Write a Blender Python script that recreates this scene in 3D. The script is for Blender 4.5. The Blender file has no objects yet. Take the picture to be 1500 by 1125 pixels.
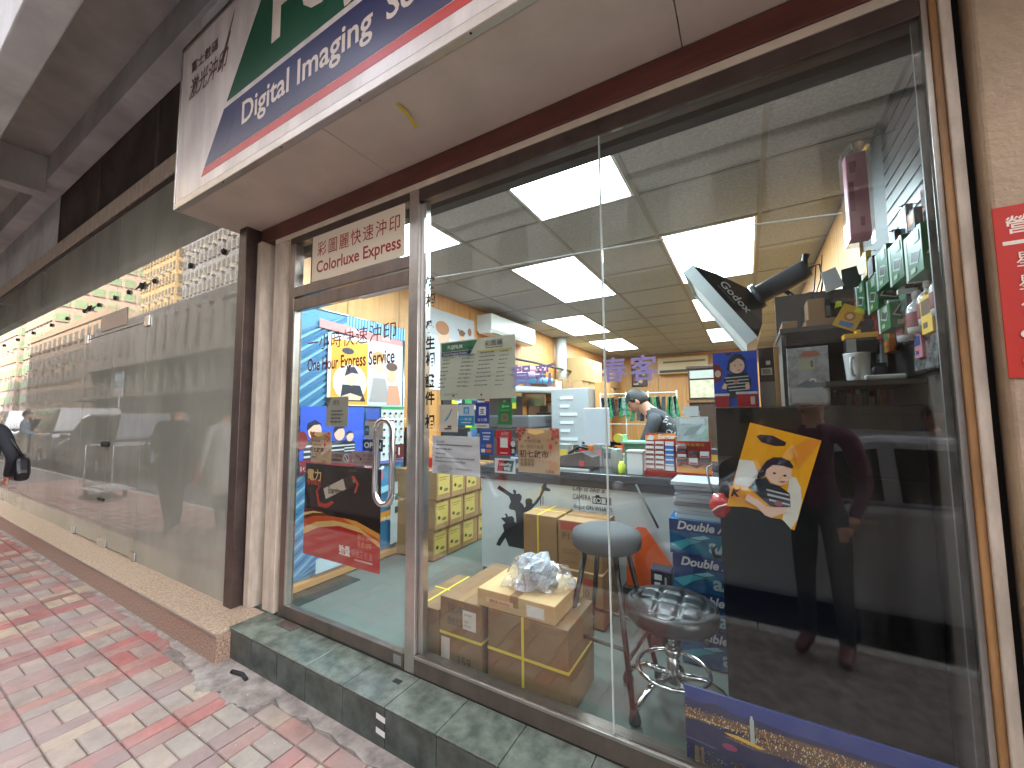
import bpy, bmesh, math, random
from mathutils import Vector, Matrix
R = math.radians
random.seed(7)
scn = bpy.context.scene
COL = scn.collection

# ------------------------------------------------------------------ camera, sky, sun, exposure
cam_d = bpy.data.cameras.new('camera'); cam = bpy.data.objects.new('camera', cam_d); COL.objects.link(cam)
cam_d.sensor_width = 36.0; cam_d.lens = 36.0 * 584.85 / 1500.0
cam_d.clip_start = 0.03; cam_d.clip_end = 900.0
def cam_axes(yaw, pitch, roll):
    cy, sy, cp, sp = math.cos(yaw), math.sin(yaw), math.cos(pitch), math.sin(pitch)
    f = Vector((-sy*cp, cy*cp, sp)); r = Vector((cy, sy, 0)); u = r.cross(f)
    c, s = math.cos(roll), math.sin(roll)
    return c*r + s*u, c*u - s*r, f
_r, _u, _f = cam_axes(R(30.362), R(4.3726), R(-0.4553))
cam.matrix_world = Matrix(((_r.x, _u.x, -_f.x, 0.0), (_r.y, _u.y, -_f.y, -1.45), (_r.z, _u.z, -_f.z, 1.47), (0, 0, 0, 1)))
scn.camera = cam

SUN_DIR = Vector((0.50, 0.66, 0.56)).normalized()        # towards the sun: behind the shading block added over the shop
sun_el = math.asin(SUN_DIR.z)
world = bpy.data.worlds.new('World'); scn.world = world; world.use_nodes = True
wn = world.node_tree; wn.nodes.clear()
sky = wn.nodes.new('ShaderNodeTexSky'); sky.sky_type = 'NISHITA'; sky.sun_disc = False
sky.sun_elevation = sun_el; sky.sun_rotation = math.atan2(SUN_DIR.x, SUN_DIR.y)
sky.dust_density = 4.5; sky.air_density = 1.0; sky.ozone_density = 0.6
bg = wn.nodes.new('ShaderNodeBackground'); bg.inputs[1].default_value = 0.15
wo = wn.nodes.new('ShaderNodeOutputWorld')
hs_ = wn.nodes.new('ShaderNodeHueSaturation'); hs_.inputs['Saturation'].default_value = 0.3
tint = wn.nodes.new('ShaderNodeMix'); tint.data_type = 'RGBA'; tint.blend_type = 'MULTIPLY'; tint.inputs[0].default_value = 1.0; tint.inputs[7].default_value = (1.0, .97, 1.0, 1)
wn.links.new(sky.outputs[0], hs_.inputs['Color']); wn.links.new(hs_.outputs[0], tint.inputs[6])      # hazy winter sky
wn.links.new(tint.outputs[2], bg.inputs[0]); wn.links.new(bg.outputs[0], wo.inputs[0])
sl = bpy.data.lights.new('sun', 'SUN'); sl.energy = 2.0; sl.angle = R(0.5); sl.color = (1.0, 0.86, 0.66)
so = bpy.data.objects.new('sun', sl); COL.objects.link(so)
so.rotation_euler = SUN_DIR.to_track_quat('Z', 'Y').to_euler()
so.location = (10, 20, 60)
scn.view_settings.view_transform = 'Standard'; scn.view_settings.look = 'None'
scn.view_settings.gamma = 1.0; scn.view_settings.use_curve_mapping = False
scn.view_settings.exposure = 3.9
LED = 2.1
scn.render.engine = 'CYCLES'
cy_ = scn.cycles
cy_.max_bounces = 9; cy_.diffuse_bounces = 5; cy_.glossy_bounces = 4; cy_.transparent_max_bounces = 14
cy_.caustics_reflective = False; cy_.caustics_refractive = False; cy_.use_denoising = True
cy_.sample_clamp_indirect = 8.0

# ------------------------------------------------------------------ materials
def lin(c):
    c = c/255.0
    return c/12.92 if c <= 0.04045 else ((c+0.055)/1.055)**2.4
def C(r, g, b, k=1.0): return (lin(r)*k, lin(g)*k, lin(b)*k)
MC = {}
def mat(key, col=(.5,.5,.5), rough=.5, metal=0.0, noise=None, bump=None, spec=.5, emit=None, stretch=None, col2=None, coat=0.0, lo=.35, hi=.65):
    """noise=(scale, amount): value varies by +-amount (or mixes to col2); bump=(scale, strength); stretch scales the texture space."""
    if key in MC: return MC[key]
    m = bpy.data.materials.new(key); m.use_nodes = True; nt = m.node_tree; b = nt.nodes['Principled BSDF']
    b.inputs['Roughness'].default_value = rough; b.inputs['Metallic'].default_value = metal
    b.inputs['Specular IOR Level'].default_value = spec; b.inputs['Coat Weight'].default_value = coat
    b.inputs['Base Color'].default_value = (*col, 1)
    if emit: b.inputs['Emission Color'].default_value = (*emit[0], 1); b.inputs['Emission Strength'].default_value = emit[1]
    if noise or bump:
        tc = nt.nodes.new('ShaderNodeTexCoord'); mp = nt.nodes.new('ShaderNodeMapping')
        geo = nt.nodes.new('ShaderNodeNewGeometry')
        nt.links.new(geo.outputs['Position'], mp.inputs[0])
        if stretch: mp.inputs['Scale'].default_value = stretch
    if noise:
        n = nt.nodes.new('ShaderNodeTexNoise'); n.inputs['Scale'].default_value = noise[0]; n.inputs['Detail'].default_value = 8; n.inputs['Roughness'].default_value = .62
        nt.links.new(mp.outputs[0], n.inputs['Vector'])
        cr = nt.nodes.new('ShaderNodeValToRGB'); a = noise[1]
        c1 = tuple(max(0, x*(1-a)) for x in col); c2 = col2 if col2 else tuple(min(1, x*(1+a)) for x in col)
        if col2: c1 = col
        cr.color_ramp.elements[0].position = lo; cr.color_ramp.elements[1].position = hi
        cr.color_ramp.elements[0].color = (*c1, 1); cr.color_ramp.elements[1].color = (*c2, 1)
        nt.links.new(n.outputs[0], cr.inputs[0]); nt.links.new(cr.outputs[0], b.inputs['Base Color'])
    if bump:
        n2 = nt.nodes.new('ShaderNodeTexNoise'); n2.inputs['Scale'].default_value = bump[0]; n2.inputs['Detail'].default_value = 6
        nt.links.new(mp.outputs[0], n2.inputs['Vector'])
        bp = nt.nodes.new('ShaderNodeBump'); bp.inputs['Strength'].default_value = bump[1]; bp.inputs['Distance'].default_value = .01
        nt.links.new(n2.outputs[0], bp.inputs['Height']); nt.links.new(bp.outputs[0], b.inputs['Normal'])
    MC[key] = m; return m
def ink(rgb, rough=.45):
    return mat('ink_%d_%d_%d' % rgb, C(*rgb), rough)
def per_object(key, cols, rough=.8, bump=None, dirt=0.0):
    """colour picked per object by Object Info random"""
    if key in MC: return MC[key]
    m = mat(key, cols[0], rough, bump=bump); nt = m.node_tree; b = nt.nodes['Principled BSDF']
    oi = nt.nodes.new('ShaderNodeObjectInfo'); cr = nt.nodes.new('ShaderNodeValToRGB'); cr.color_ramp.interpolation = 'CONSTANT'
    els = cr.color_ramp.elements
    while len(els) < len(cols): els.new(.5)
    for i, c in enumerate(cols): els[i].position = i/len(cols); els[i].color = (*c, 1)
    nt.links.new(oi.outputs['Random'], cr.inputs[0])
    geo = nt.nodes.new('ShaderNodeNewGeometry'); n = nt.nodes.new('ShaderNodeTexNoise'); n.inputs['Scale'].default_value = 7; n.inputs['Detail'].default_value = 9; n.inputs['Roughness'].default_value = .7
    nt.links.new(geo.outputs['Position'], n.inputs['Vector'])
    n3 = nt.nodes.new('ShaderNodeTexNoise'); n3.inputs['Scale'].default_value = 1.6; n3.inputs['Detail'].default_value = 4
    nt.links.new(geo.outputs['Position'], n3.inputs['Vector'])
    r2 = nt.nodes.new('ShaderNodeValToRGB'); r2.color_ramp.elements[0].position = .35; r2.color_ramp.elements[1].position = .65
    r2.color_ramp.elements[0].color = (.72,.70,.68,1); r2.color_ramp.elements[1].color = (1.12,1.08,1.05,1)
    nt.links.new(n.outputs[0], r2.inputs[0])
    mx = nt.nodes.new('ShaderNodeMix'); mx.data_type = 'RGBA'; mx.blend_type = 'MULTIPLY'; mx.inputs[0].default_value = 1
    nt.links.new(cr.outputs[0], mx.inputs[6]); nt.links.new(r2.outputs[0], mx.inputs[7])
    mx2 = nt.nodes.new('ShaderNodeMix'); mx2.data_type = 'RGBA'; mx2.inputs[7].default_value = (.36,.31,.28,1)
    r3 = nt.nodes.new('ShaderNodeValToRGB'); r3.color_ramp.elements[0].position = .42; r3.color_ramp.elements[1].position = .62
    r3.color_ramp.elements[0].color = (0,0,0,1); r3.color_ramp.elements[1].color = (dirt,dirt,dirt,1)
    nt.links.new(n3.outputs[0], r3.inputs[0]); nt.links.new(r3.outputs[0], mx2.inputs[0])
    nt.links.new(mx.outputs[2], mx2.inputs[6]); nt.links.new(mx2.outputs[2], b.inputs['Base Color'])
    return m
def glass_mat(key, tint=(.95,.97,.955), dirt=.03, dirtcol=(.55,.55,.52), gain=1.0):
    if key in MC: return MC[key]
    m = bpy.data.materials.new(key); m.use_nodes = True; nt = m.node_tree; nt.nodes.clear(); N = nt.nodes.new; L = nt.links.new
    out = N('ShaderNodeOutputMaterial'); tr = N('ShaderNodeBsdfTransparent'); tr.inputs[0].default_value = (*tint, 1)
    gl = N('ShaderNodeBsdfGlossy'); gl.inputs['Roughness'].default_value = 0.0; gl.inputs[0].default_value = (1,1,1,1)
    fr = N('ShaderNodeFresnel'); fr.inputs[0].default_value = 1.5
    mul = N('ShaderNodeMath'); mul.operation = 'MULTIPLY'; mul.inputs[1].default_value = gain
    gb = N('ShaderNodeNewGeometry'); io = N('ShaderNodeMath'); io.operation = 'MULTIPLY_ADD'; io.inputs[1].default_value = 1/1.5-1.5; io.inputs[2].default_value = 1.5
    L(gb.outputs['Backfacing'], io.inputs[0]); L(io.outputs[0], fr.inputs[0])      # the same Fresnel on both faces of the pane
    L(fr.outputs[0], mul.inputs[0])
    mx = N('ShaderNodeMixShader'); L(mul.outputs[0], mx.inputs[0]); L(tr.outputs[0], mx.inputs[1]); L(gl.outputs[0], mx.inputs[2])
    df = N('ShaderNodeBsdfDiffuse'); df.inputs[0].default_value = (*dirtcol, 1)
    geo = N('ShaderNodeNewGeometry'); mp = N('ShaderNodeMapping'); mp.inputs['Scale'].default_value = (16, 1, 1.1)
    n = N('ShaderNodeTexNoise'); n.inputs['Scale'].default_value = 1.0; n.inputs['Detail'].default_value = 7; n.inputs['Roughness'].default_value = .7
    L(geo.outputs['Position'], mp.inputs[0]); L(mp.outputs[0], n.inputs['Vector'])
    n2 = N('ShaderNodeTexNoise'); n2.inputs['Scale'].default_value = 2.3; n2.inputs['Detail'].default_value = 5
    L(geo.outputs['Position'], n2.inputs['Vector'])
    cr = N('ShaderNodeValToRGB'); cr.color_ramp.elements[0].position = .48; cr.color_ramp.elements[1].position = .78
    cr.color_ramp.elements[0].color = (dirt*.35,)*3+(1,); cr.color_ramp.elements[1].color = (min(1,dirt*5),)*3+(1,)
    m2 = N('ShaderNodeMath'); m2.operation = 'MULTIPLY'; L(n.outputs[0], m2.inputs[0]); L(n2.outputs[0], m2.inputs[1])
    m3 = N('ShaderNodeMath'); m3.operation = 'MULTIPLY'; m3.inputs[1].default_value = 2.0; L(m2.outputs[0], m3.inputs[0])
    L(m3.outputs[0], cr.inputs[0])
    mx2 = N('ShaderNodeMixShader'); L(cr.outputs[0], mx2.inputs[0]); L(mx.outputs[0], mx2.inputs[1]); L(df.outputs[0], mx2.inputs[2])
    L(mx2.outputs[0], out.inputs[0]); MC[key] = m; return m

# ------------------------------------------------------------------ mesh helpers
MW = {}
def children_fix(o, parent):
    if parent is not None:
        o.parent = parent; o.matrix_parent_inverse = MW[parent.name].inverted()
def props(o, label=None, cat=None, group=None, kind=None):
    if label: o['label'] = label
    if cat: o['category'] = cat
    if group: o['group'] = group
    if kind: o['kind'] = kind
    return o
def thing(name, loc, label, cat, group=None, kind=None):
    o = bpy.data.objects.new(name, None); o.location = loc; o.empty_display_size = .1; COL.objects.link(o)
    MW[o.name] = Matrix.Translation(Vector(loc)); return props(o, label, cat, group, kind)
class MB:
    def __init__(s): s.v = []; s.f = []; s.m = []; s.sm = []
    def add(s, vs, fs, m=0, smooth=False):
        k = len(s.v); s.v += [tuple(p) for p in vs]
        for f in fs: s.f.append(tuple(i+k for i in f)); s.m.append(m); s.sm.append(smooth)
        return s
    def box(s, x0, x1, y0, y1, z0, z1, m=0, M=None):
        vs = [(x, y, z) for z in (z0, z1) for y in (y0, y1) for x in (x0, x1)]
        if M is not None: vs = [M @ Vector(p) for p in vs]
        return s.add(vs, [(0,2,3,1), (4,5,7,6), (0,1,5,4), (2,6,7,3), (0,4,6,2), (1,3,7,5)], m)
    def prism(s, pts, n0, n1, m=0, M=None, cap0=True):
        """polygon in local (u,v), extruded from n0 to n1"""
        a = sum(pts[i][0]*pts[(i+1) % len(pts)][1]-pts[(i+1) % len(pts)][0]*pts[i][1] for i in range(len(pts)))
        if a < 0: pts = pts[::-1]
        n = len(pts); vs = [(p[0], p[1], n0) for p in pts]+[(p[0], p[1], n1) for p in pts]
        if M is not None: vs = [M @ Vector(p) for p in vs]
        fs = [tuple(range(n, 2*n))]+[(i, (i+1) % n, (i+1) % n+n, i+n) for i in range(n)]
        if cap0: fs.append(tuple(range(n-1, -1, -1)))
        return s.add(vs, fs, m)
    def tube(s, path, r, n=8, m=0, caps=True, closed=False):
        path = [Vector(p) for p in path]; rr = r if isinstance(r, (list, tuple)) else [r]*len(path)
        vs = []; N = len(path); up = None
        for i, p in enumerate(path):
            a = path[(i-1) % N] if (i > 0 or closed) else p; b = path[(i+1) % N] if (i < N-1 or closed) else p
            d = (b-a).normalized()
            if up is None: up = Vector((0,0,1)) if abs(d.z) < .9 else Vector((1,0,0))
            x = d.cross(up)
            if x.length < 1e-5: x = d.orthogonal()
            x.normalize(); y = x.cross(d).normalized(); up = y
            for k in range(n):
                t = 2*math.pi*k/n; vs.append(p+rr[i]*(math.cos(t)*x+math.sin(t)*y))
        fs = []
        for i in range(N if closed else N-1):
            j = (i+1) % N
            for k in range(n): fs.append((i*n+k, i*n+(k+1) % n, j*n+(k+1) % n, j*n+k))
        s.add(vs, fs, m, True)
        if caps and not closed:
            k = len(s.v)-len(vs); s.f.append(tuple(range(k+n-1, k-1, -1))); s.f.append(tuple(range(k+(N-1)*n, k+N*n))); s.m += [m, m]; s.sm += [False, False]
        return s
    def lathe(s, prof, c, n=24, m=0, M=None, smooth=True):
        """prof: (r, h) list about a vertical axis through c (or axis frame M)"""
        vs = []
        for r, h in prof:
            for k in range(n):
                t = 2*math.pi*k/n; p = Vector((r*math.cos(t), r*math.sin(t), h)); vs.append((M @ p) if M is not None else p+Vector(c))
        fs = [(i*n+k, i*n+(k+1) % n, (i+1)*n+(k+1) % n, (i+1)*n+k) for i in range(len(prof)-1) for k in range(n)]
        s.add(vs, fs, m, smooth); k0 = len(s.v)-len(vs)
        if prof[0][0] > 1e-4: s.f.append(tuple(range(k0+n-1, k0-1, -1))); s.m.append(m); s.sm.append(False)
        if prof[-1][0] > 1e-4: q = k0+(len(prof)-1)*n; s.f.append(tuple(range(q, q+n))); s.m.append(m); s.sm.append(False)
        return s
    def ell(s, c, r, n=14, k=9, m=0, M=None):
        prof = [(math.sin(math.pi*i/k), -math.cos(math.pi*i/k)) for i in range(k+1)]
        vs = []
        for a, h in prof:
            for j in range(n):
                t = 2*math.pi*j/n; p = Vector((a*math.cos(t)*r[0], a*math.sin(t)*r[1], h*r[2]))
                if M is not None: p = M @ p
                vs.append(p+Vector(c))
        s.add(vs, [(i*n+j, i*n+(j+1) % n, (i+1)*n+(j+1) % n, (i+1)*n+j) for i in range(k) for j in range(n)], m, True); return s
    def build(s, name, mats, parent=None, bevel=0.0, seg=2):
        if not isinstance(mats, (list, tuple)): mats = [mats]
        me = bpy.data.meshes.new(name); off = Vector((0,0,0))
        if parent is None:
            xs = [p[0] for p in s.v]; ys = [p[1] for p in s.v]; zs = [p[2] for p in s.v]
            off = Vector(((min(xs)+max(xs))/2, (min(ys)+max(ys))/2, min(zs)))
        me.from_pydata([tuple(Vector(p)-off) for p in s.v], [], s.f)
        for mt in mats: me.materials.append(mt)
        me.polygons.foreach_set('material_index', s.m); me.polygons.foreach_set('use_smooth', s.sm)
        if bevel:
            bm = bmesh.new(); bm.from_mesh(me); bmesh.ops.remove_doubles(bm, verts=bm.verts, dist=1e-6)
            es = [e for e in bm.edges if len(e.link_faces) == 2 and e.calc_face_angle(0) > .6]
            bmesh.ops.bevel(bm, geom=es, offset=bevel, segments=seg, affect='EDGES', profile=.5, clamp_overlap=True); bm.to_mesh(me); bm.free()
        me.validate(); me.update()
        o = bpy.data.objects.new(name, me); COL.objects.link(o)
        if parent is None: o.location = off; MW[o.name] = Matrix.Translation(off)
        else: children_fix(o, parent); MW[o.name] = Matrix.Identity(4)
        return o
def box(name, x0, x1, y0, y1, z0, z1, m, parent=None, bevel=0.0, **k):
    o = MB().box(x0, x1, y0, y1, z0, z1).build(name, m, parent, bevel); return props(o, **k)
def link_copy(src, parent, loc=None):
    c = src.copy(); COL.objects.link(c)
    if parent is not None: c.parent = parent
    if loc is not None: c.location = loc
    return c
def frame(o, u, v):
    """matrix taking local (u, v, outward normal) to the world"""
    u = Vector(u).normalized(); v = Vector(v); v = (v-v.dot(u)*u).normalized(); n = u.cross(v); o = Vector(o)
    return Matrix(((u.x, v.x, n.x, o.x), (u.y, v.y, n.y, o.y), (u.z, v.z, n.z, o.z), (0,0,0,1)))
def fr_front(x, y, z, tilt=0): t = R(tilt); return frame((x, y, z), (math.cos(t), 0, math.sin(t)), (-math.sin(t), 0, math.cos(t)))
def fr_px(x, y, z): return frame((x, y, z), (0,1,0), (0,0,1))       # faces +x
def fr_mx(x, y, z): return frame((x, y, z), (0,-1,0), (0,0,1))      # faces -x
TC = {}
def text_geo(body, bold=0.0, shear=0.0, space=1.0):
    key = (body, bold, shear, space)
    if key not in TC:
        cu = bpy.data.curves.new('t', 'FONT'); cu.body = body; cu.size = 1.0; cu.offset = bold; cu.shear = shear; cu.space_character = space
        cu.resolution_u = 3; cu.fill_mode = 'FRONT'
        o = bpy.data.objects.new('t', cu); COL.objects.link(o); bpy.context.view_layer.update()
        dg = bpy.context.evaluated_depsgraph_get(); me = o.evaluated_get(dg).to_mesh()
        vs = [v.co.copy() for v in me.vertices]; fs = [tuple(p.vertices) for p in me.polygons]
        o.evaluated_get(dg).to_mesh_clear(); bpy.data.objects.remove(o); bpy.data.curves.remove(cu)
        TC[key] = (vs, fs)
    return TC[key]
def put_text(mb, M, n, u, v, size, body, m=0, bold=0.0, shear=0.0, align='L', width=None, space=1.0, height=None):
    vs, fs = text_geo(body, bold, shear, space)
    if not vs: return
    x0 = min(p.x for p in vs); x1 = max(p.x for p in vs); sx = size
    if width: sx = width/max(1e-6, x1-x0)
    ox = -x0*sx if align == 'L' else (-(x0+x1)/2*sx if align == 'C' else -x1*sx)
    sy = size if height is None else height
    mb.add([M @ Vector((u+ox+p.x*sx, v+p.y*sy, n)) for p in vs], fs, m)
def circle(cu, cv, ru, rv=None, n=20, a0=0, a1=360):
    rv = rv or ru
    return [(cu+ru*math.cos(R(a0+(a1-a0)*i/n)), cv+rv*math.sin(R(a0+(a1-a0)*i/n))) for i in range(n if a1-a0 == 360 else n+1)]
def printing(M, n0, items, parent, step=.00035, pname='print', lname='lettering'):
    """flat print on a panel: ('r',u0,v0,u1,v1,rgb) ('p',pts,rgb) ('c',u,v,r[,rv],rgb) ('t',u,v,size,text,rgb,opts)"""
    pm, pk, n = MB(), [], n0
    def idx(lst, rgb):
        if rgb not in lst: lst.append(rgb)
        return lst.index(rgb)
    for it in items:
        n += step
        if it[0] == 'r':
            _, u0, v0, u1, v1, c = it; pm.prism([(u0, v0), (u1, v0), (u1, v1), (u0, v1)], n-step*.8, n, idx(pk, c), M, False)
        elif it[0] == 'p': pm.prism(list(it[1]), n-step*.8, n, idx(pk, it[2]), M, False)
        elif it[0] == 'c':
            rv = it[4] if len(it) > 5 else it[3]; pm.prism(circle(it[1], it[2], it[3], rv), n-step*.8, n, idx(pk, it[-1]), M, False)
        elif it[0] == 't':
            tm = MB(); put_text(tm, M, n, it[1], it[2], it[3], it[4], 0, **(it[6] if len(it) > 6 else {}))
            if tm.v: tm.build(lname, ink(it[5]), parent)
    if pm.v: pm.build(pname, [ink(c) for c in pk], parent)
def panel(name, label, cat, M, w, h, rgb, items=(), th=.0015, group=None, rough=.5, m=None, outline=None, parent=None, bevel=0):
    mb = MB()
    mb.prism(outline or [(0,0), (w,0), (w,h), (0,h)], 0, th, 0, M)
    o = mb.build(name, m or ink(rgb, rough), parent)
    if parent is None: props(o, label, cat, group)
    if items: printing(M, th, items, o)
    return o
CN = dict(charcoal=(44,46,50), slate=(84,90,102), grey=(150,150,146), red=(196,60,44), yellow=(226,184,70), green=(60,120,84), white=(218,216,210), brown=(104,78,58), black=(28,28,31), blue=(60,92,146), orange=(222,124,52), pink=(212,140,150))
def colour_pairs(n, seed):
    ps = [(a, b) for a in CN for b in CN if a != b]; random.Random(seed).shuffle(ps); return ps[:n]
def lines_of(u0, v1, w, n, pitch, h, rgb, seed=0, ragged=.4):
    """blocks of small illegible print lines"""
    rnd = random.Random(seed); out = []
    for i in range(n):
        u = u0; end = u0+w*(1-ragged*rnd.random())
        while u < end:
            l = min(end-u, h*rnd.uniform(1.2, 4)); out.append(('r', u, v1-i*pitch-h, u+l, v1-i*pitch, rgb)); u += l+h*.7
    return out

# ------------------------------------------------------------------ shared materials
ALU = mat('brown_aluminium', C(130,116,107), .34, .75, noise=(9,.16), bump=(60,.04), stretch=(1,1,.3))
ALUD = mat('dark_bronze_metal', C(92,78,72), .4, .6, noise=(8,.2))
ALUL = mat('pale_aluminium', C(190,184,176), .32, .85, noise=(10,.1))
CHROME = mat('chrome', (.78,.78,.78), .09, 1.0)
STEEL = mat('brushed_steel', (.6,.59,.57), .28, 1.0)
CREAM = mat('cream_paint', C(214,198,176), .6, noise=(5,.14), bump=(40,.12))
CREAM2 = mat('worn_cream_board', C(200,184,164), .6, noise=(5,.2), bump=(30,.15), stretch=(3,3,.8))
SOFFIT = mat('painted_soffit', C(216,202,186), .55, noise=(1.6,.12), bump=(20,.03))
WALLP = mat('cream_plaster', C(176,152,124), .75, noise=(4,.12), bump=(70,.35))
REDBR = mat('red_brown_paint', C(98,52,44), .45, noise=(6,.25), bump=(30,.1), stretch=(.5,4,4))
BLACKGAP = mat('sooty_gap', (.012,.011,.01), .9)
CONC = mat('grey_concrete', C(214,213,210), .8, noise=(1.2,.2), bump=(25,.15))
CONCD = mat('dark_painted_concrete', C(200,199,197), .8, noise=(1.3,.2), bump=(25,.15))
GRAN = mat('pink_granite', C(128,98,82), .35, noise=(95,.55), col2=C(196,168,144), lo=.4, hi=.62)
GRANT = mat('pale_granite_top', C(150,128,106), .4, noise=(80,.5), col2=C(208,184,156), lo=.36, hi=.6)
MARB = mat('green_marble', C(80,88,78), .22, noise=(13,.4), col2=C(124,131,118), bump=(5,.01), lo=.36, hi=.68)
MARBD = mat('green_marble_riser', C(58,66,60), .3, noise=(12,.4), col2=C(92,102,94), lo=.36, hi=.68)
FLOORM = mat('green_floor_tile', C(34,43,38), .2, noise=(7,.3), spec=.3, col2=C(54,66,58), lo=.36, hi=.68)
JOINT = mat('grout', C(132,120,112), .9, noise=(14,.3))
MORTAR = mat('mortar_patch', C(156,146,136), .9, noise=(9,.35), bump=(40,.6))
BLACK = mat('black_satin', (.012,.012,.013), .35)
BLACKM = mat('black_matt', (.02,.02,.021), .7)
RUBBER = mat('rubber', (.03,.03,.03), .7)
WHITE = mat('white_plastic', (.78,.78,.76), .35)
ORWOOD = mat('orange_wood_panel', C(202,146,84), .42, noise=(3,.14), stretch=(9,9,.5))
WOODB = mat('brown_wood', C(128,90,58), .45, noise=(4,.25), stretch=(8,8,1))
CARTON = mat('brown_cardboard', C(164,126,84), .75, noise=(3,.1), bump=(120,.05))
CARTON_SHADED = mat('shaded_cardboard', C(134,102,66), .75, noise=(3,.14), bump=(120,.05))  # cardboard darkened for front faces the ceiling lights don't reach
CARTON2 = mat('pale_cardboard', C(205,168,116), .75, noise=(3,.1))
STRAP = mat('yellow_strap', C(232,208,70), .4)
TILEC = mat('ceiling_tile_board', C(160,164,164), .9, noise=(60,.14), bump=(160,.25))
TEE = mat('ceiling_tee', C(140,140,134), .6)
FROST = mat('dusty_whitened_glass', C(152,152,138), .004, noise=(1.1,.16), spec=.85, stretch=(1,1,.5))
GLASS = glass_mat('window_glass', dirt=.004, gain=1.25)
GLASSD = glass_mat('door_glass', dirt=.004, gain=1.0)
CLEAR = glass_mat('clear_plastic', (.97,.97,.97), dirt=.05, dirtcol=(.8,.8,.8), gain=1.3)
ASPH = mat('asphalt', C(82,80,80), .85, noise=(14,.25), bump=(90,.4))
KERBM = mat('kerb_concrete', C(170,164,156), .85, noise=(9,.2))

# ------------------------------------------------------------------ ground
BRICKCOL = [C(164,124,114), C(170,130,118), C(154,118,110), C(176,138,126), C(150,120,112), C(178,116,108)]
PALECOL = [C(178,160,142), C(168,158,144), C(186,168,144), C(164,150,138), C(172,150,138)]
REDP = per_object('red_pavers', BRICKCOL, .85, (60,.3), .6)
PALEP = per_object('pale_pavers', PALECOL, .85, (60,.3), .55)
pav = MB().box(-60, 12, -1.62, .6, -.30, -.012).build('pavement', JOINT); props(pav, kind='structure')
road = box('road', -160, 60, -9.2, -1.72, -.34, -.13, ASPH, kind='structure')
kerb = MB()
for i in range(72): kerb.box(-60+i, -59.006+i, -1.72, -1.62, -.34, 0.0)
kerb = props(kerb.build('kerb', KERBM, bevel=.01), kind='structure')
far = props(MB().box(-160, 60, -14, -9.2, -.34, 0.0).build('far_pavement', KERBM), kind='structure')
ground = props(MB().add([(-500,-500,-.36), (500,-500,-.36), (500,500,-.36), (-500,500,-.36)], [(0,1,2,3)]).build('ground', ASPH), kind='structure')
# basketweave of 2:1 bricks: pairs laid along the kerb (pale) alternate with pairs laid across it (red)
def brick_mesh(lx, ly):
    b = MB().box(-lx/2, lx/2, -ly/2, ly/2, -.05, 0).build('paver', [REDP], pav, bevel=.004, seg=1)
    me = b.data; bpy.data.objects.remove(b); return me
U = .0965; MODX = .1825
me_long = {}; 
for key, m_ in (('pale', PALEP), ('red', REDP)):
    for tag_, (lx, ly) in (('x', (MODX-.007, U-.006)), ('y', (MODX/2-.007, 2*U-.006))):
        me = brick_mesh(lx, ly).copy(); me.materials.clear(); me.materials.append(m_); me_long[key+tag_] = me
slots = []
for col in range(7):
    yc = -.303-2*U*col-U
    for k in range(-64, 10):
        xc = -2.363+.01*math.sin(col*2.1)+MODX*k+MODX/2
        if (k+col*0) % 2 == 0:
            for s_ in (-.5, .5): slots.append((xc, yc+s_*U, 'palex' if random.random() < .88 else 'redx'))
        else:
            for s_ in (-.25, .25): slots.append((xc+s_*MODX, yc, 'redy' if random.random() < .93 else 'paley'))
for k in range(-64, 10): slots.append((-2.36+MODX*k+MODX/2, -.25, ('redx', 'palex')[k % 2] if k > -3 else random.choice(('redx', 'palex'))))
def dist_cam(s_): return (s_[0]+1.2)**2*.35+(s_[1]+.9)**2 if s_[1] > -1.06 and s_[0] > -8 and not (s_[0] > -.9) else 99
slots.sort(key=dist_cam)
far_mb = MB()
for i, (x, y, key) in enumerate(slots):
    if y+(U/2 if key[-1] == 'x' else U) > -.2: continue
    if -3.3 < x < -2.2 and y > -.26: continue
    dz = random.uniform(-.0025, .002); tilt = (random.uniform(-.006, .006), random.uniform(-.006, .006), random.uniform(-.012, .012))
    if i < 290:
        o = bpy.data.objects.new('paver', me_long[key]); COL.objects.link(o); o.parent = pav; o.matrix_parent_inverse = MW[pav.name].inverted()
        o.location = (x, y, dz); o.rotation_euler = tilt
    else:
        lx, ly = (MODX-.007, U-.006) if key[-1] == 'x' else (MODX/2-.007, 2*U-.006)
        far_mb.box(x-lx/2, x+lx/2, y-ly/2, y+ly/2, -.05, dz, 0 if key[0] == 'r' else 1)
fp = far_mb.build('paver', [mat('far_red_paver', C(166,112,102), .85, noise=(5,.25)), mat('far_pale_paver', C(178,160,142), .85, noise=(5,.2))], pav); props(fp, kind='stuff')
rnd = random.Random(3)
patch = MB()
def ragged_strip(x0, x1, y_in, y_out, z, n):
    top = [(x0+(x1-x0)*i/n, y_in) for i in range(n+1)]; bot = [(x0+(x1-x0)*i/n, y_out+rnd.uniform(-.02, .025)) for i in range(n+1)][::-1]
    patch.prism(top+bot, z-.02, z)
ragged_strip(-2.82, 3.5, -.12, -.2, .0015, 70); ragged_strip(-12, -2.85, -.195, -.24, .0015, 90)
edge_ = [(-2.2,-.19), (-2.24,-.29), (-2.38,-.33), (-2.5,-.30), (-2.62,-.37), (-2.82,-.30), (-3.0,-.27), (-3.3,-.2)]; rag = []
for (xa, ya), (xb, yb2) in zip(edge_, edge_[1:]):
    for k in range(7): rag.append((xa+(xb-xa)*k/7+rnd.uniform(-.008,.008), ya+(yb2-ya)*k/7+rnd.uniform(-.012,.012)))
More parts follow.
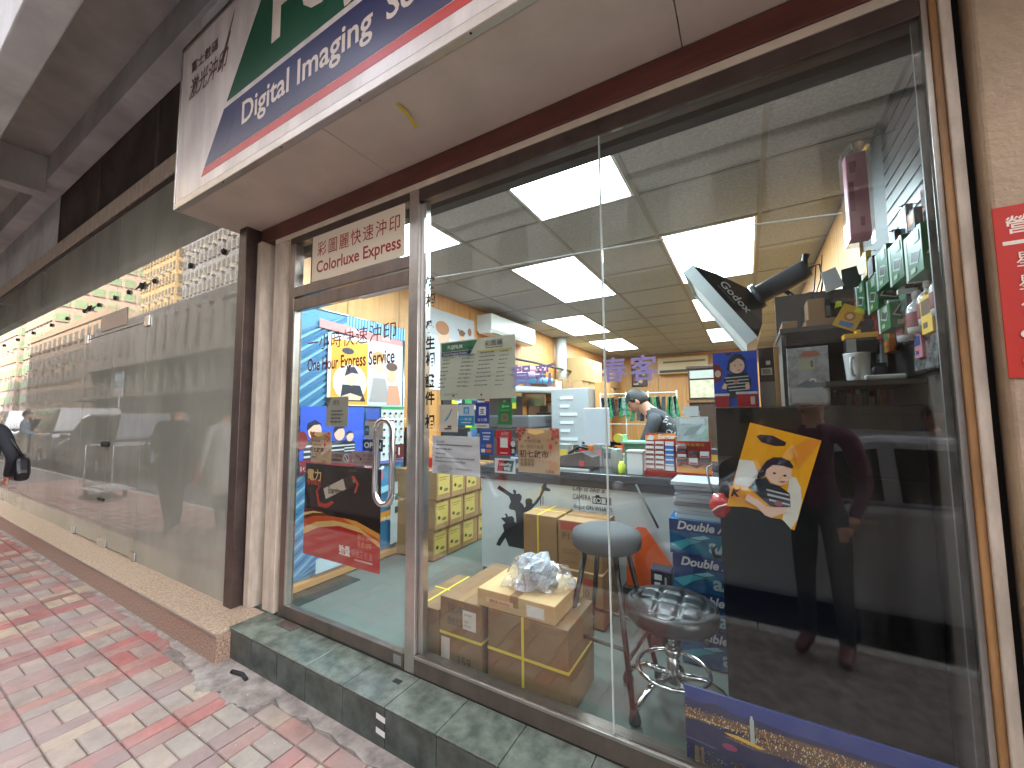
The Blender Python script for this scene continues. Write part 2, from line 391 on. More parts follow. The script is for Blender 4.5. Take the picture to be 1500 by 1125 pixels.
patch.prism([(-3.3,-.2), (-2.82,-.12), (-2.2,-.12)]+rag, -.02, .0035)
patch.build('mortar_patch', MORTAR, pav)
gr = MB()
for i in range(36):
    x, y = rnd.uniform(-4.5, -1.3), rnd.uniform(-.75, -.14); s_ = rnd.uniform(.002, .006)
    gr.ell((x, y, .003), (s_, s_*.7, s_*.5), 6, 3, 0)
g_ = gr.build('grit', mat('pale_grit', C(205,198,188), .8)); props(g_, 'pale grit and crumbs scattered over the brick pavement', 'grit', kind='stuff')
butt = MB().tube([(-2.62,-.19,.012), (-2.53,-.175,.014), (-2.47,-.185,.012)], .011, 8).build('rag_scrap', BLACKM)
props(butt, 'twisted scrap of black rubber in the mortar beside the granite corner', 'scrap')

# ------------------------------------------------------------------ doorstep and shop floor
step = props(MB().box(-2.81, 3.4, -.112, .10, -.02, .172).build('doorstep', JOINT), kind='structure')
xs = [-2.809, -2.554, -2.293, -2.032, -1.736, -1.447, -1.15, -.85, -.55, -.25, .05, .35, .65, .95]
for a, b in zip(xs, xs[1:]):
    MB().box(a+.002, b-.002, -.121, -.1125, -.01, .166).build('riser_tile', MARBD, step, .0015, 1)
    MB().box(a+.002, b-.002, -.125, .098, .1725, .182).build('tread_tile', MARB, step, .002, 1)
for z0, z1, mm in ((.115,.14, WHITE), (.055,.08, WHITE)):
    MB().add([(-1.50,-.1225,z0), (-1.442,-.1225,z0-.006), (-1.442,-.1225,z1-.006), (-1.50,-.1225,z1)], [(0,1,2,3)]).build('paper_scrap', mm, step)
MB().box(-1.545, -1.50, .012, .04, .182, .1835).build('tape_scrap', BLACKM, step)
floor = props(MB().box(-3.1, .62, .12, 8.6, .0, .172).build('shop_floor', mat('floor_joint', C(104,112,104), .6)), kind='structure')
t0 = None
for i in range(7):
    for j in range(12):
        x, y = -3.3+i*.6, .16+j*.6
        if t0 is None:
            t0 = MB().box(-.2975, .2975, -.2975, .2975, -.008, 0).build('floor_tile', FLOORM, floor)
            o = t0
        else: o = link_copy(t0, floor)
        o.location = (x+.3, y+.3, .18)

# ------------------------------------------------------------------ shop room
lw = props(MB().box(-3.14, -3.0, .12, 8.5, .18, 2.95).build('wall_left', ORWOOD), kind='structure')
for i in range(14):
    y = .2+i*.6; box('panel_board', -3.0, -2.985, y+.003, y+.597, .28, 2.84, ORWOOD, lw, .002)
box('skirting', -3.0, -2.97, .16, 8.4, .182, .275, mat('skirting_wood', C(190,140,84), .5, noise=(3,.15)), lw)
bw = props(MB().box(-3.14, .75, 8.5, 8.64, .0, 2.95).build('wall_back', ORWOOD), kind='structure')
for i in range(6): box('panel_board', -3.0+i*.61+.003, -3.0+i*.61+.607, 8.485, 8.5, .2, 2.84, ORWOOD, bw, .002)
rw = props(MB().box(.62, .75, .17, 8.5, .0, 2.95).build('wall_right', mat('dark_wall_paint', C(96,84,76), .6, noise=(3,.2))), kind='structure')
for i in range(12): box('panel_board', .605, .62, 1.5+i*.58+.003, 1.5+(i+1)*.58-.003, .2, 2.84, ORWOOD, rw, .002)
ceil_ = props(MB().box(-3.14, .75, .12, 8.64, 2.95, 3.05).build('ceiling', TEE), kind='structure')
CX = [-3.26+.68*i for i in range(7)]          # -3.26 -2.58 -1.90 -1.22 -.54 .14 .82
RY = [-.30+.68*i for i in range(14)]
LIT = {(1,0),(1,1),(3,1),(2,3),(2,4),(4,3),(4,4),(1,6),(1,7),(4,6),(4,7),(1,9),(1,10),(4,9),(4,10)}
t0 = None
for i in range(6):
    for j in range(13):
        if (i, j) in LIT: continue
        x0, x1 = max(CX[i], -2.998), min(CX[i+1], .618); y0, y1 = max(RY[j], .15), min(RY[j+1], 8.5)
        box('ceiling_tile', x0+.013, x1-.013, y0+.013, y1-.013, 2.853, 2.87, TILEC, ceil_)
for i in range(1, 6): box('tee_bar', CX[i]-.013, CX[i]+.013, .15, 8.5, 2.847, 2.874, TEE, ceil_)
for j in range(1, 13): box('tee_bar', -2.998, .618, RY[j]-.011, RY[j]+.011, 2.8485, 2.8725, TEE, ceil_)
LEDM = mat('led_panel', (.8,.8,.8), .4, emit=((.70,.89,1.0), LED))
def led(x0, x1, y0, y1, label):
    t = thing('ceiling_light', ((x0+x1)/2, (y0+y1)/2, 2.85), label, 'ceiling light', 'flat square ceiling lights')
    MB().add([(x0+.03,y0+.03,2.8475), (x0+.03,y1-.03,2.8475), (x1-.03,y1-.03,2.8475), (x1-.03,y0+.03,2.8475)], [(0,1,2,3)]).build('diffuser', LEDM, t)
    f = MB()
    f.box(x0+.014, x0+.03, y0+.014, y1-.014, 2.8465, 2.86).box(x1-.03, x1-.014, y0+.014, y1-.014, 2.8465, 2.86)
    f.box(x0+.0305, x1-.0305, y0+.014, y0+.03, 2.8465, 2.86).box(x0+.0305, x1-.0305, y1-.03, y1-.014, 2.8465, 2.86); f.build('frame', WHITE, t)
led(CX[3], CX[4], RY[1], RY[2], 'bright square ceiling light nearest the top of the display window')
led(CX[1], CX[2], .16, RY[2], 'bright ceiling light partly hidden behind the door post')
led(CX[2], CX[3], RY[3], RY[5], 'long ceiling light in the middle crossed by the window joint')
led(CX[4], CX[5], RY[3], RY[5], 'long ceiling light directly above the black softbox')
led(CX[1], CX[2], RY[6], RY[8], 'ceiling light above the air conditioner end')
led(CX[4], CX[5], RY[6], RY[8], 'ceiling light half hidden by the white rim of the softbox')
led(CX[1], CX[2], RY[9], RY[11], 'farthest ceiling light over the carton shelf')
led(CX[4], CX[5], RY[9], RY[11], 'farthest ceiling light peeping out below the softbox rim')

# ------------------------------------------------------------------ shop front
sf = thing('photo_shop', (-1.2, .12, .18), 'photo shop front with brown metal frame, glass door and wide display window', 'shop front')
def fr_box(n, x0, x1, y0, y1, z0, z1, m=ALU, bev=.003): return box(n, x0, x1, y0, y1, z0, z1, m, sf, bev)
fr_box('sill_rail', -1.485, .493, .10, .165, .182, .275, ALU, .004)
fr_box('sill_lip', -1.485, .493, .094, .0995, .262, .275, ALUL, .001)
fr_box('door_post', -1.556, -1.487, .10, .17, .182, 2.70, ALUL, .004)
fr_box('corner_strip', -1.486, -1.452, .122, .16, .276, 2.628, STEEL, .002)
fr_box('head_rail', -2.68, -1.557, .10, .165, 2.655, 2.70, ALUD)
fr_box('head_rail', -1.486, .493, .10, .165, 2.632, 2.70, ALUD)
fr_box('light_strip', -2.87, .60, .098, .165, 2.7015, 2.736, CREAM, .002)
fr_box('fascia_board', -3.05, .62, .092, .20, 2.7375, 2.846, REDBR, .004)
fr_box('lintel', -3.1, .75, .2015, .26, 2.63, 2.95, BLACKM, 0)
fr_box('frame_stile', -2.682, -2.625, .10, .165, .182, 2.654, ALU)
fr_box('transom_rail', -2.624, -1.557, .10, .165, 2.275, 2.345, ALU)
fr_box('jamb_board', -2.868, -2.735, .098, .20, .182, 2.70, CREAM2, .002)
fr_box('jamb_return', -2.7335, -2.683, .125, .20, .182, 2.70, CREAM2, .002)
fr_box('gap_backing', -2.968, -2.869, .16, .20, .16, 2.735, BLACKGAP, 0)
fr_box('edge_strip', -3.03, -2.97, .06, .20, .172, 2.736, CREAM2, .002)
fr_box('edge_strip', -3.066, -3.032, .07, .20, .172, 2.736, ALUD, .002)
fr_box('side_channel', .494, .508, .10, .17, .182, 2.70, ALUL, .001)
fr_box('wood_strip', .5085, .526, .092, .17, .182, 2.70, mat('worn_orange_wood', C(158,116,72), .5, noise=(4,.3), stretch=(6,6,1)), .002)
fr_box('cream_strip', .5265, .552, .086, .20, .182, 2.70, CREAM2, .003)
fr_box('window_pane', -1.4515, -.4865, .108, .118, .2755, 2.6315, GLASS, 0)
fr_box('window_pane', -.4805, .4935, .108, .118, .2755, 2.6315, GLASS, 0)
fr_box('sealant_joint', -.4860, -.4810, .1065, .1195, .2755, 2.6315, mat('sealant', C(196,204,196), .4), 0)
fr_box('sealant_edge', .476, .4925, .1190, .128, .2755, 2.6315, mat('dirty_sealant', C(104,100,98), .5, noise=(8,.4)), 0)
fr_box('transom_pane', -2.6235, -1.558, .112, .118, 2.3455, 2.654, GLASSD, 0)
# the door
door = thing('glass_door', (-2.62, .12, .19), None, None)
door.parent = sf; door.matrix_parent_inverse = MW[sf.name].inverted()
box('door_pane', -2.605, -1.575, .108, .118, .262, 2.178, GLASSD, door)
box('top_rail', -2.62, -1.562, .10, .14, 2.18, 2.262, ALU, door, .003)
box('bottom_rail', -2.62, -1.562, .10, .14, .188, .261, ALU, door, .003)
box('door_stile', -2.6235, -2.606, .10, .14, .262, 2.179, ALUL, door, .001)
h = MB()
for yy in (.052,):
    hx = []
    for k in range(13): t = math.pi+math.pi*k/12; hx.append((-1.672+.062*math.cos(t), yy, 1.065+.062*math.sin(t)))
    for k in range(13): t = math.pi*k/12; hx.append((-1.672+.062*math.cos(t), yy, 1.385+.062*math.sin(t)))
    h.tube(hx, .0165, 12, 0, closed=True)
h.tube([(-1.672,.052,1.003), (-1.672,.108,1.003)], .012, 10).tube([(-1.672,.052,1.447), (-1.672,.108,1.447)], .012, 10)
h.build('handle', CHROME, door)
c_ = MB().box(-2.02, -1.58, .142, .185, 2.19, 2.25).build('door_closer', ALU, door, .004)
box('lock_plate', -1.63, -1.575, .0985, .0999, .20, .245, STEEL, door, 0)
box('floor_spring', -2.58, -2.42, .03, .095, .1825, .186, ALU, sf, .001)
# transom name panel
tp = panel('name_panel', 'cream name board above the glass door with red lettering', 'sign', fr_front(-2.436, .1105, 2.352), .838, .302, (236,222,196), (), th=.006)
M_ = fr_front(-2.436, .1045, 2.352)
def letters(M, n, u, v, size, body, m, parent, **k):
    t = MB(); put_text(t, M, n, u, v, size, body, 0, **k); return t.build('lettering', m, parent)
letters(M_, .0006, .055, .165, .1, '彩圖麗快速沖印', ink((168,38,32)), tp, bold=.004, width=.75, space=1.25, height=.105)
letters(M_, .0006, .05, .05, .1, 'Colorluxe Express', ink((168,38,32)), tp, bold=.018, width=.765, height=.108)
dv = MB().lathe([(.05,0), (.06,.03), (.045,.1), (.02,.13)], (0,0,0), 16, 0, Matrix.Translation((-2.52,.24,2.5)) @ Matrix.Rotation(R(100), 4, 'Y'))
dv.box(-2.60, -2.55, .2, .28, 2.40, 2.62); dv = dv.build('security_camera', BLACK); props(dv, 'black security camera behind the glass above the door beside the name board', 'camera')

# right-hand wall strip and its red notice
rwall = thing('plaster_pier', (.6, .1, 0), 'rough cream plastered pier at the right end of the shop front', 'wall')
box('soot_gap', .5525, .5745, .115, .20, 0, 2.846, BLACKGAP, rwall)
MB().box(.575, 3.4, .062, .165, -.02, 2.846).build('pier', WALLP, rwall, .012, 3)
sg = panel('hours_notice', 'red notice of opening hours with white Chinese characters on the plaster pier', 'notice', fr_front(.578, .0615, 1.552), .46, .445, (196,44,26), (), th=.004)
printing(fr_front(.578, .0615, 1.552), .004, [
    ('t', .02, .375, .05, '營業時間', (240,224,206), dict(bold=.01)), ('r', .012, .342, .44, .352, (240,224,206)),
    ('t', .032, .285, .044, '星期一至六', (240,224,206), {}), ('t', .032, .225, .044, '星期日及', (240,224,206), {}), ('t', .032, .165, .044, '公眾假期', (240,224,206), {}),
    ('t', .026, .085, .05, '9:00-19:00', (240,224,206), dict(bold=.02)), ('t', .026, .03, .05, '6:00-18:00', (240,224,206), dict(bold=.02))], sg)

# ------------------------------------------------------------------ projecting sign box
sb = thing('sign_box', (0, -.2, 2.86), 'projecting box sign of a photo lab with green, navy and red bands', 'sign')
SX0, SX1, SY, SZ0, SZ1 = -3.255, 4.0, -.364, 2.862, 3.99
for a, b in ((SX0+.004, -1.703), (-1.699, -.15), (-.146, 1.4), (1.404, SX1)):
    box('soffit_panel', a, b, SY+.03, .098, 2.851, 2.862, SOFFIT, sb)
box('side_panel', SX0, SX0+.012, SY+.014, .09, SZ0+.002, SZ1, CREAM, sb)
FACE = mat('sign_acrylic', C(226,216,210), .22, noise=(2.2,.16), stretch=(3,1,.6), coat=.2)
box('face_panel', SX0+.012, SX1, SY, SY+.012, SZ0+.04, SZ1-.012, FACE, sb)
box('bottom_trim', SX0, SX1, SY-.006, SY+.03, SZ0-.014, SZ0+.034, ALUL, sb, .004)
box('top_trim', SX0, SX1, SY-.006, SY+.03, SZ1-.012, SZ1+.02, ALU, sb, .004)
box('end_trim', SX0-.006, SX0+.010, SY-.005, SY+.02, SZ0+.036, SZ1-.013, ALUL, sb, .002)
box('back_panel', SX0+.012, SX1, .0, .06, 2.95, SZ1+.02, CONCD, sb)
M_ = fr_front(0, SY, 0)
def sx_(z): return -2.862+(z-2.993)/1.335
pm = MB()
E_ = .002
def slant(z0, z1, m, n, x1=SX1): pm.prism([(sx_(z0), z0), (x1, z0), (x1, z1), (sx_(z1), z1)], n-.0008, n, m, M_, False)
slant(2.966, 3.014, 2, .001); slant(3.018, 3.312, 1, .001); slant(3.345, 3.965, 0, .001)
sw = [(-2.72,3.60), (-2.69,3.66), (-2.60,3.83), (-2.545,3.93), (-2.57,3.86), (-2.66,3.67)]
pm.prism(sw, .0002, .001, 3, M_, False)
pm.prism([(-2.69,3.62), (-2.66,3.68), (-2.60,3.80), (-2.585,3.80), (-2.65,3.66)], .0002, .0012, 3, M_, False)
pm.build('print', [ink((30,86,62), .25), ink((52,56,98), .25), ink((200,58,56), .25), ink((92,60,74), .4)], sb)
SLET = mat('sign_letter', C(222,206,192), .3); SL2 = ink((92,58,66), .4)
letters(M_, .0018, -2.405, 3.128, .18, 'Digital Imaging', SLET, sb, bold=.016, width=1.085, height=.19)
letters(M_, .0018, -1.235, 3.128, .18, 'Service', SLET, sb, bold=.016, height=.19)
letters(M_, .0018, -2.125, 3.49, .56, 'FUJIFILM', SLET, sb, bold=.022, width=2.05, height=.56)
letters(M_, .0018, -3.10, 3.765, .075, '富士數碼', SL2, sb, bold=.012, width=.36, height=.085)
letters(M_, .0018, -3.12, 3.585, .14, '激光沖印', SL2, sb, bold=.010, width=.52, shear=.25, height=.155)
for x in (-3.2, -2.6, -2.0, -1.4, -.8, -.2): MB().ell((x, SY+.004, 2.849), (.006,.006,.004), 8, 4).build('screw', BLACKM, sb)
tape = MB()
tape.add([(-1.285,-.262,2.8495), (-1.266,-.262,2.8495), (-1.262,-.225,2.842), (-1.280,-.225,2.842), (-1.258,-.19,2.826), (-1.276,-.188,2.826), (-1.250,-.155,2.80), (-1.272,-.152,2.80)],
         [(0,1,2,3), (3,2,4,5), (5,4,6,7)])
tape = tape.build('tape_strip', mat('yellow_tape', C(206,182,40), .4)); props(tape, 'short curl of yellow tape hanging from the sign soffit', 'tape')
box('hanger_bracket', -3.02, -2.2, -.36, -.18, 4.012, 4.12, CONCD, sb, .01)

# ------------------------------------------------------------------ neighbouring glazed shop on the left
gs = thing('glazed_shop', (-7, .03, .17), 'neighbouring empty shop glazed with dusty whitened glass above a granite ledge', 'shop front')
joints = [-60, -36, -24, -18, -14.5, -12.2, -10.4, -8.75, -6.63, -5.75, -4.87, -3.172]
for a, b in zip(joints, joints[1:]):
    if -6.7 < a < -4.9:
        box('door_leaf', a+.004, b-.004, .03, .042, .185, 2.376, FROST, gs); box('glass_panel', a+.003, b-.003, .03, .042, 2.384, 3.66, FROST, gs)
    else: box('glass_panel', a+.003, b-.003, .03, .042, .172, 3.66, FROST, gs)
box('backing', -60, -3.17, .05, .07, .17, 3.66, BLACKM, gs)
for x, z in ((-6.63, 2.385), (-4.87, 2.385), (-6.63, .19), (-4.87, .19), (-5.75, .185), (-5.63, .185)):
    box('patch_fitting', x-.055, x+.055, .016, .0295, z-.05 if z > 1 else z-.012, z+.05 if z > 1 else z+.06, STEEL, gs, .003)
for x in (-3.45, -4.012, -4.756, -5.4, -5.783, -6.3, -6.808, -7.503, -8.218, -9.2, -10.2, -11.2, -12.4): MB().lathe([(.022,0), (.026,.012), (.016,.02)], (0,0,0), 12, 0, Matrix.Translation((x,.029,2.75)) @ Matrix.Rotation(R(90), 4, 'X')).build('fixing_bolt', BLACKM, gs)
for x in (-5.05, -6.62):
    s_ = MB()
    for k in (20, 160): s_.tube([(x,.012,2.755), (x+.13*math.cos(R(k)),.012,2.755+.045*math.sin(R(k))*(1 if k < 90 else -1))], [.012,.005], 8)
    s_.lathe([(.03,0), (.03,.02)], (0,0,0), 12, 0, Matrix.Translation((x,.026,2.755)) @ Matrix.Rotation(R(90), 4, 'X')); s_.build('spider_bracket', BLACKM, gs)
for x in (-5.80, -5.70):
    MB().lathe([(.028,0), (.028,.03), (.02,.034)], (0,0,0), 12, 0, Matrix.Translation((x,.03,1.2)) @ Matrix.Rotation(R(90), 4, 'X')).build('door_knob', BLACKM, gs)
    box('lock_box', x-.075, x-.005, .012, .0295, .62, .645, BLACKM, gs, .002)
box('name_plate', -6.17, -5.42, .022, .0295, 2.42, 2.60, mat('faded_plate', C(186,168,150), .5), gs, .002)
box('head_trim', -60, -3.172, .012, .09, 3.665, 3.70, ALUD, gs, .003); box('head_band', -60, -3.172, .0, .10, 3.701, 3.88, CREAM2, gs, .004)
LOUV = mat('dark_louvre', C(100,88,80), .6, noise=(2,.3))
for a, b in ((-8.3, -6.65), (-6.63, -4.95), (-4.93, -3.2), (-3.18, -1.5)):
    l_ = MB().box(a, b, .06, .09, 3.882, 4.80)
    for k in range(30): z = 3.89+k*.0303; l_.add([(a+.02,.035,z), (b-.02,.035,z), (b-.02,.058,z+.024), (a+.02,.058,z+.024), (a+.02,.058,z), (b-.02,.058,z)], [(0,1,2,3), (0,4,5,1)])
    l_.box(a, a+.02, .03, .0599, 3.882, 4.80).box(b-.02, b, .03, .0599, 3.882, 4.80); l_.build('louvre_panel', LOUV, gs)
box('infill_panel', -60, -8.302, .03, .09, 3.882, 5.2, CONC, gs)
box('corner_post', -3.1705, -3.068, .0, .20, .172, 2.85, ALUD, gs, .004)
box('infill_panel', -3.17, -3.07, .0905, .2, 2.851, 4.9, CONCD, gs)
led_ = thing('granite_ledge', (-7, -.1, 0), 'speckled pink granite ledge running below the whitened glass', 'ledge')
xg = [-60, -30, -20, -14, -10.6, -8.9, -7.2, -5.5, -4.15, -2.812]
for a, b in zip(xg, xg[1:]):
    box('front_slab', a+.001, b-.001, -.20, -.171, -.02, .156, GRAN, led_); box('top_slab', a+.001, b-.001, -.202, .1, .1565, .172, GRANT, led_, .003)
box('end_slab', -2.8125, -2.79, -.20, -.122, -.02, .1555, GRAN, led_); box('core', -60, -2.8135, -.17, .1, -.02, .1555, CONC, led_)
box('nosing', -60, -2.785, -.208, -.2021, .158, .172, ALUL, led_, .001)

# canopy and the added block that shades the street
cn = thing('concrete_canopy', (-5, -.5, 4), 'grey concrete canopy with deep beams over the pavement', 'canopy')
box('edge_beam', -40, 5, -1.01, -.82, 4.0, 5.3, CONC, cn, .01)
box('slab', -40, 5, -.819, .09, 4.95, 5.3, CONCD, cn)
box('wall_beam', -40, 5, -.18, .028, 4.62, 4.949, CONC, cn, .006)
for x in (-7.9, -12.2, -16.5): box('cross_beam', x-.25, x, -.818, -.181, 4.45, 4.949, CONC, cn, .006)
box('fixing_plate', -4.42, -4.30, -.55, -.49, 4.94, 4.9495, WHITE, cn)
bl = thing('shading_block', (-10, 8, 5.3), 'tall tenement block standing over the two shops', 'building')  # unseen upper block, sized and lengthened to keep the street in shade
box('wall', -125, 26, .1, 16, 5.31, 25, mat('block_render', C(190,178,162), .8, noise=(.6,.15)), bl)
box('side_wall', -61, -3.15, .0905, 16, -.3, 5.3, CONCD, bl); box('side_wall', .77, 26, .61, 16, -.3, 5.3, CONCD, bl)
box('rear_wall', -3.15, .77, 8.66, 16, -.3, 5.3, CONCD, bl); box('upper_floor', -3.149, .769, .27, 8.65, 3.06, 5.3, CONCD, bl)

# ================================================================== things inside the shop
def carton(label, x0, x1, y0, y1, z0, z1, group=None, m=None, straps=(), tape='x', rz=0.0, name='carton', cat='cardboard box', marks=()):
    """straps: 'h' round the sides at mid height, ('x', t) / ('y', t) round the box at fraction t"""
    t = thing(name, ((x0+x1)/2, (y0+y1)/2, z0), label, cat, group); m = m or (CARTON_SHADED if group == 'strapped cartons by the window' else CARTON)
    MB().box(x0, x1, y0, y1, z0, z1).build('box_body', m, t, .004)
    T_ = mat('packing_tape', C(150,118,76), .25)
    if tape == 'x': box('tape', x0-.0006, x1+.0006, (y0+y1)/2-.022, (y0+y1)/2+.022, z1-.05, z1+.0006, T_, t)
    if tape == 'y': box('tape', (x0+x1)/2-.022, (x0+x1)/2+.022, y0-.0006, y1+.0006, z1-.05, z1+.0006, T_, t)
    e = .0016; w = .006
    for s_ in straps:
        b = MB()
        if s_ == 'h': zc = z0+(z1-z0)*.52; b.box(x0-e, x1+e, y0-e, y1+e, zc-w, zc+w)
        elif s_[0] == 'x': xc = x0+(x1-x0)*s_[1]; b.box(xc-w, xc+w, y0-e*1.3, y1+e*1.3, z0, z1+e*1.3)
        else: yc = y0+(y1-y0)*s_[1]; b.box(x0-e*1.6, x1+e*1.6, yc-w, yc+w, z0, z1+e*1.6)
        b.build('strap', STRAP, t)
    for (side, items) in marks:
        M = fr_front(x0, y0-.0004, z0) if side == 'f' else fr_px(x1+.0004, y0, z0) if side == 'r' else frame((x0, y0, z1+.0004), (1,0,0), (0,1,0))
        printing(M, 0, items, t)
    if rz:
        t.rotation_euler.z = R(rz)
    return t
INKB = (62,48,36); LAB = (222,214,200); REDB = (188,84,70)
FZ = .181
# cartons by the window
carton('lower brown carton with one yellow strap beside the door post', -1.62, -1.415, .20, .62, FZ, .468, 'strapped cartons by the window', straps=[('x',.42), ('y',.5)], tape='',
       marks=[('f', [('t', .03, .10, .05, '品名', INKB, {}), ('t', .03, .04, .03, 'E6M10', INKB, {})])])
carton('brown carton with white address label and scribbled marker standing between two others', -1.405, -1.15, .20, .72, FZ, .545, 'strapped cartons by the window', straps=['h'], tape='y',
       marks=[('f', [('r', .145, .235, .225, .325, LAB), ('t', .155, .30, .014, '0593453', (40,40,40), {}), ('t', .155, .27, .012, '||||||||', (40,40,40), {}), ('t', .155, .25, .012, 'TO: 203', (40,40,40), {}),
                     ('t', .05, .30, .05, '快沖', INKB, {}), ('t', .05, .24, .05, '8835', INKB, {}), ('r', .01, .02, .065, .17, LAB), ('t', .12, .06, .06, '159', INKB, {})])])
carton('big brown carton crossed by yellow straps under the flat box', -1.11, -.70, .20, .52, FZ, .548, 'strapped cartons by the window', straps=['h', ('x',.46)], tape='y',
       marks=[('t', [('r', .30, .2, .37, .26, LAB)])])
fb = carton('flat pale box with white torn label lying on the big strapped carton', -1.17, -.76, .10+.1, .55, .5505, .632, None, CARTON2, (), 'y', marks=[('f', [('r', .05, .028, .20, .05, (214,190,150)), ('t', .07, .031, .016, '易碎品 FRAGILE', REDB, dict(bold=.02)), ('r', .27, .012, .36, .062, LAB), ('p', [(.28,.014), (.35,.02), (.36,.056), (.30,.06), (.27,.04)], (232,228,220))])], name='flat_box')
# bag of odds on the flat box
bg_ = thing('plastic_bag', (-.93, .38, .633), 'crumpled clear plastic bag of grey parts on the flat box', 'plastic bag')
def crumple(c, r, seed, n=26, k=16, amp=.16, flat=True):
    rnd = random.Random(seed); ph = [(Vector((rnd.uniform(-1,1), rnd.uniform(-1,1), rnd.uniform(-1,1))).normalized(), rnd.uniform(2.5, 7), rnd.uniform(0, 6)) for _ in range(9)]
    b = MB().ell((0,0,0), (1,1,1), n, k); out = []
    for p in b.v:
        d = Vector(p); d = d.normalized() if d.length > 0 else Vector((0,0,1)); s_ = 1+sum(abs(math.sin(f*d.dot(a)+q))-.5 for a, f, q in ph)*amp/3
        z = d.z*s_*r[2]
        if flat and z < -r[2]*.55: z = -r[2]*.55
        out.append((c[0]+d.x*s_*r[0], c[1]+d.y*s_*r[1], c[2]+z))
    b.v = out; return b
BAGM = glass_mat('bag_film', (.96,.96,.97), dirt=.16, dirtcol=(.72,.74,.78), gain=2.6)
CON = mat('bag_contents', C(96,98,104), .45)
for p, q, r in (((-1.0,.34,.665),(-.90,.40,.672),.026), ((-.97,.40,.70),(-.88,.33,.66),.022), ((-.92,.42,.66),(-.83,.36,.655),.02)): MB().tube([p, q], r, 10).build('bag_part', CON, bg_)
def facet(b):
    b.sm = [False]*len(b.sm); return b
facet(crumple((-.955,.36,.678), (.088,.10,.08), 1, 22, 14, .42)).build('bag_body', BAGM, bg_); facet(crumple((-.86,.40,.660), (.09,.085,.058), 2, 20, 12, .42)).build('bag_fold', BAGM, bg_)
facet(crumple((-.93,.36,.690), (.075,.08,.074), 6, 16, 11, .5)).build('bag_fold', BAGM, bg_)
MB().tube([(-1.03,.30,.66), (-1.06,.28,.65), (-1.075,.262,.636)], [.03,.018,.006], 8).build('bag_tail', BAGM, bg_)

# counter
ct = thing('counter', (-1, 1.6, .18), 'white fronted shop counter with black top and photographers silhouette', 'counter')
box('front_board', -1.93, -.152, 1.334, 1.35, .235, .995, mat('counter_white', C(214,216,212), .4, noise=(2,.05)), ct)
box('carcass', -1.928, -.154, 1.351, 1.9, .181, .995, WHITE, ct); box('plinth', -1.92, -.152, 1.3355, 1.3505, .181, .2345, BLACKM, ct)
box('top', -1.945, -.152, 1.30, 1.93, .996, 1.05, mat('counter_top', C(70,70,72), .2, noise=(6,.2)), ct, .006)
box('edge_board', -1.94, -.152, 1.326, 1.3335, .945, .995, mat('counter_edge', C(84,80,80), .4), ct)
SIL = [(-1.778,.872),(-1.758,.899),(-1.649,.847),(-1.624,.84),(-1.63,.87),(-1.617,.879),(-1.601,.868),(-1.602,.845),(-1.568,.85),(-1.55,.831),(-1.553,.805),(-1.565,.788),(-1.536,.765),(-1.529,.745),(-1.514,.762),(-1.52,.798),(-1.508,.818),(-1.478,.823),(-1.456,.812),(-1.46,.788),(-1.448,.784),(-1.395,.851),(-1.377,.899),(-1.376,.919),(-1.353,.947),(-1.332,.979),(-1.301,.963),(-1.304,.953),(-1.33,.949),(-1.336,.92),(-1.302,.905),(-1.305,.89),(-1.354,.891),(-1.378,.843),(-1.413,.793),(-1.467,.741),(-1.515,.71),(-1.527,.693),(-1.53,.43),(-1.672,.433),(-1.703,.492),(-1.754,.42),(-1.791,.425),(-1.767,.472),(-1.715,.543),(-1.728,.589),(-1.702,.609),(-1.715,.618),(-1.74,.636),(-1.737,.647),(-1.708,.648),(-1.695,.657),(-1.708,.677),(-1.691,.684),(-1.676,.66),(-1.638,.669),(-1.62,.651),(-1.62,.63),(-1.601,.621),(-1.607,.694),(-1.613,.715),(-1.663,.72),(-1.669,.74),(-1.65,.779),(-1.662,.81),(-1.668,.82)]
DK = (44,42,42)
cam_icon = [('p', [(-.975,.835),(-.975,.885),(-.955,.885),(-.948,.898),(-.925,.898),(-.918,.885),(-.84,.885),(-.84,.835)], DK), ('r', -.969, .842, -.846, .878, (206,208,204)), ('c', -.93, .86, .024, DK), ('c', -.93, .86, .018, (206,208,204)), ('c', -.93, .86, .011, DK), ('r', -.88, .845, -.848, .876, DK)]
printing(fr_front(0, 1.3338, 0), 0, [('p', SIL, DK)] + cam_icon + [
    ('t', -1.125, .915, .052, 'Life is like a', DK, dict(shear=.35, width=.24)), ('t', -1.122, .853, .055, 'CAMERA', DK, dict(width=.135)),
    ('t', -1.118, .79, .046, 'focus', DK, dict(shear=.35, width=.085)), ('t', -1.022, .79, .04, "ON WHAT'S", DK, dict(bold=.012, width=.19)), ('t', -1.075, .748, .04, 'IMPORTANT', DK, dict(bold=.012, width=.2)),
    ('p', [(-1.395,.70), (-1.385,.85), (-1.379,.85), (-1.388,.70)], DK), ('p', [(-1.37,.70), (-1.365,.85), (-1.36,.85), (-1.364,.70)], DK), ('c', -1.375, .695, .015, .006, DK), ('c', -1.342, .70, .012, .008, DK)], ct)
box('board_seam', -1.074, -1.071, 1.3325, 1.3338, .70, .945, BLACKM, ct)

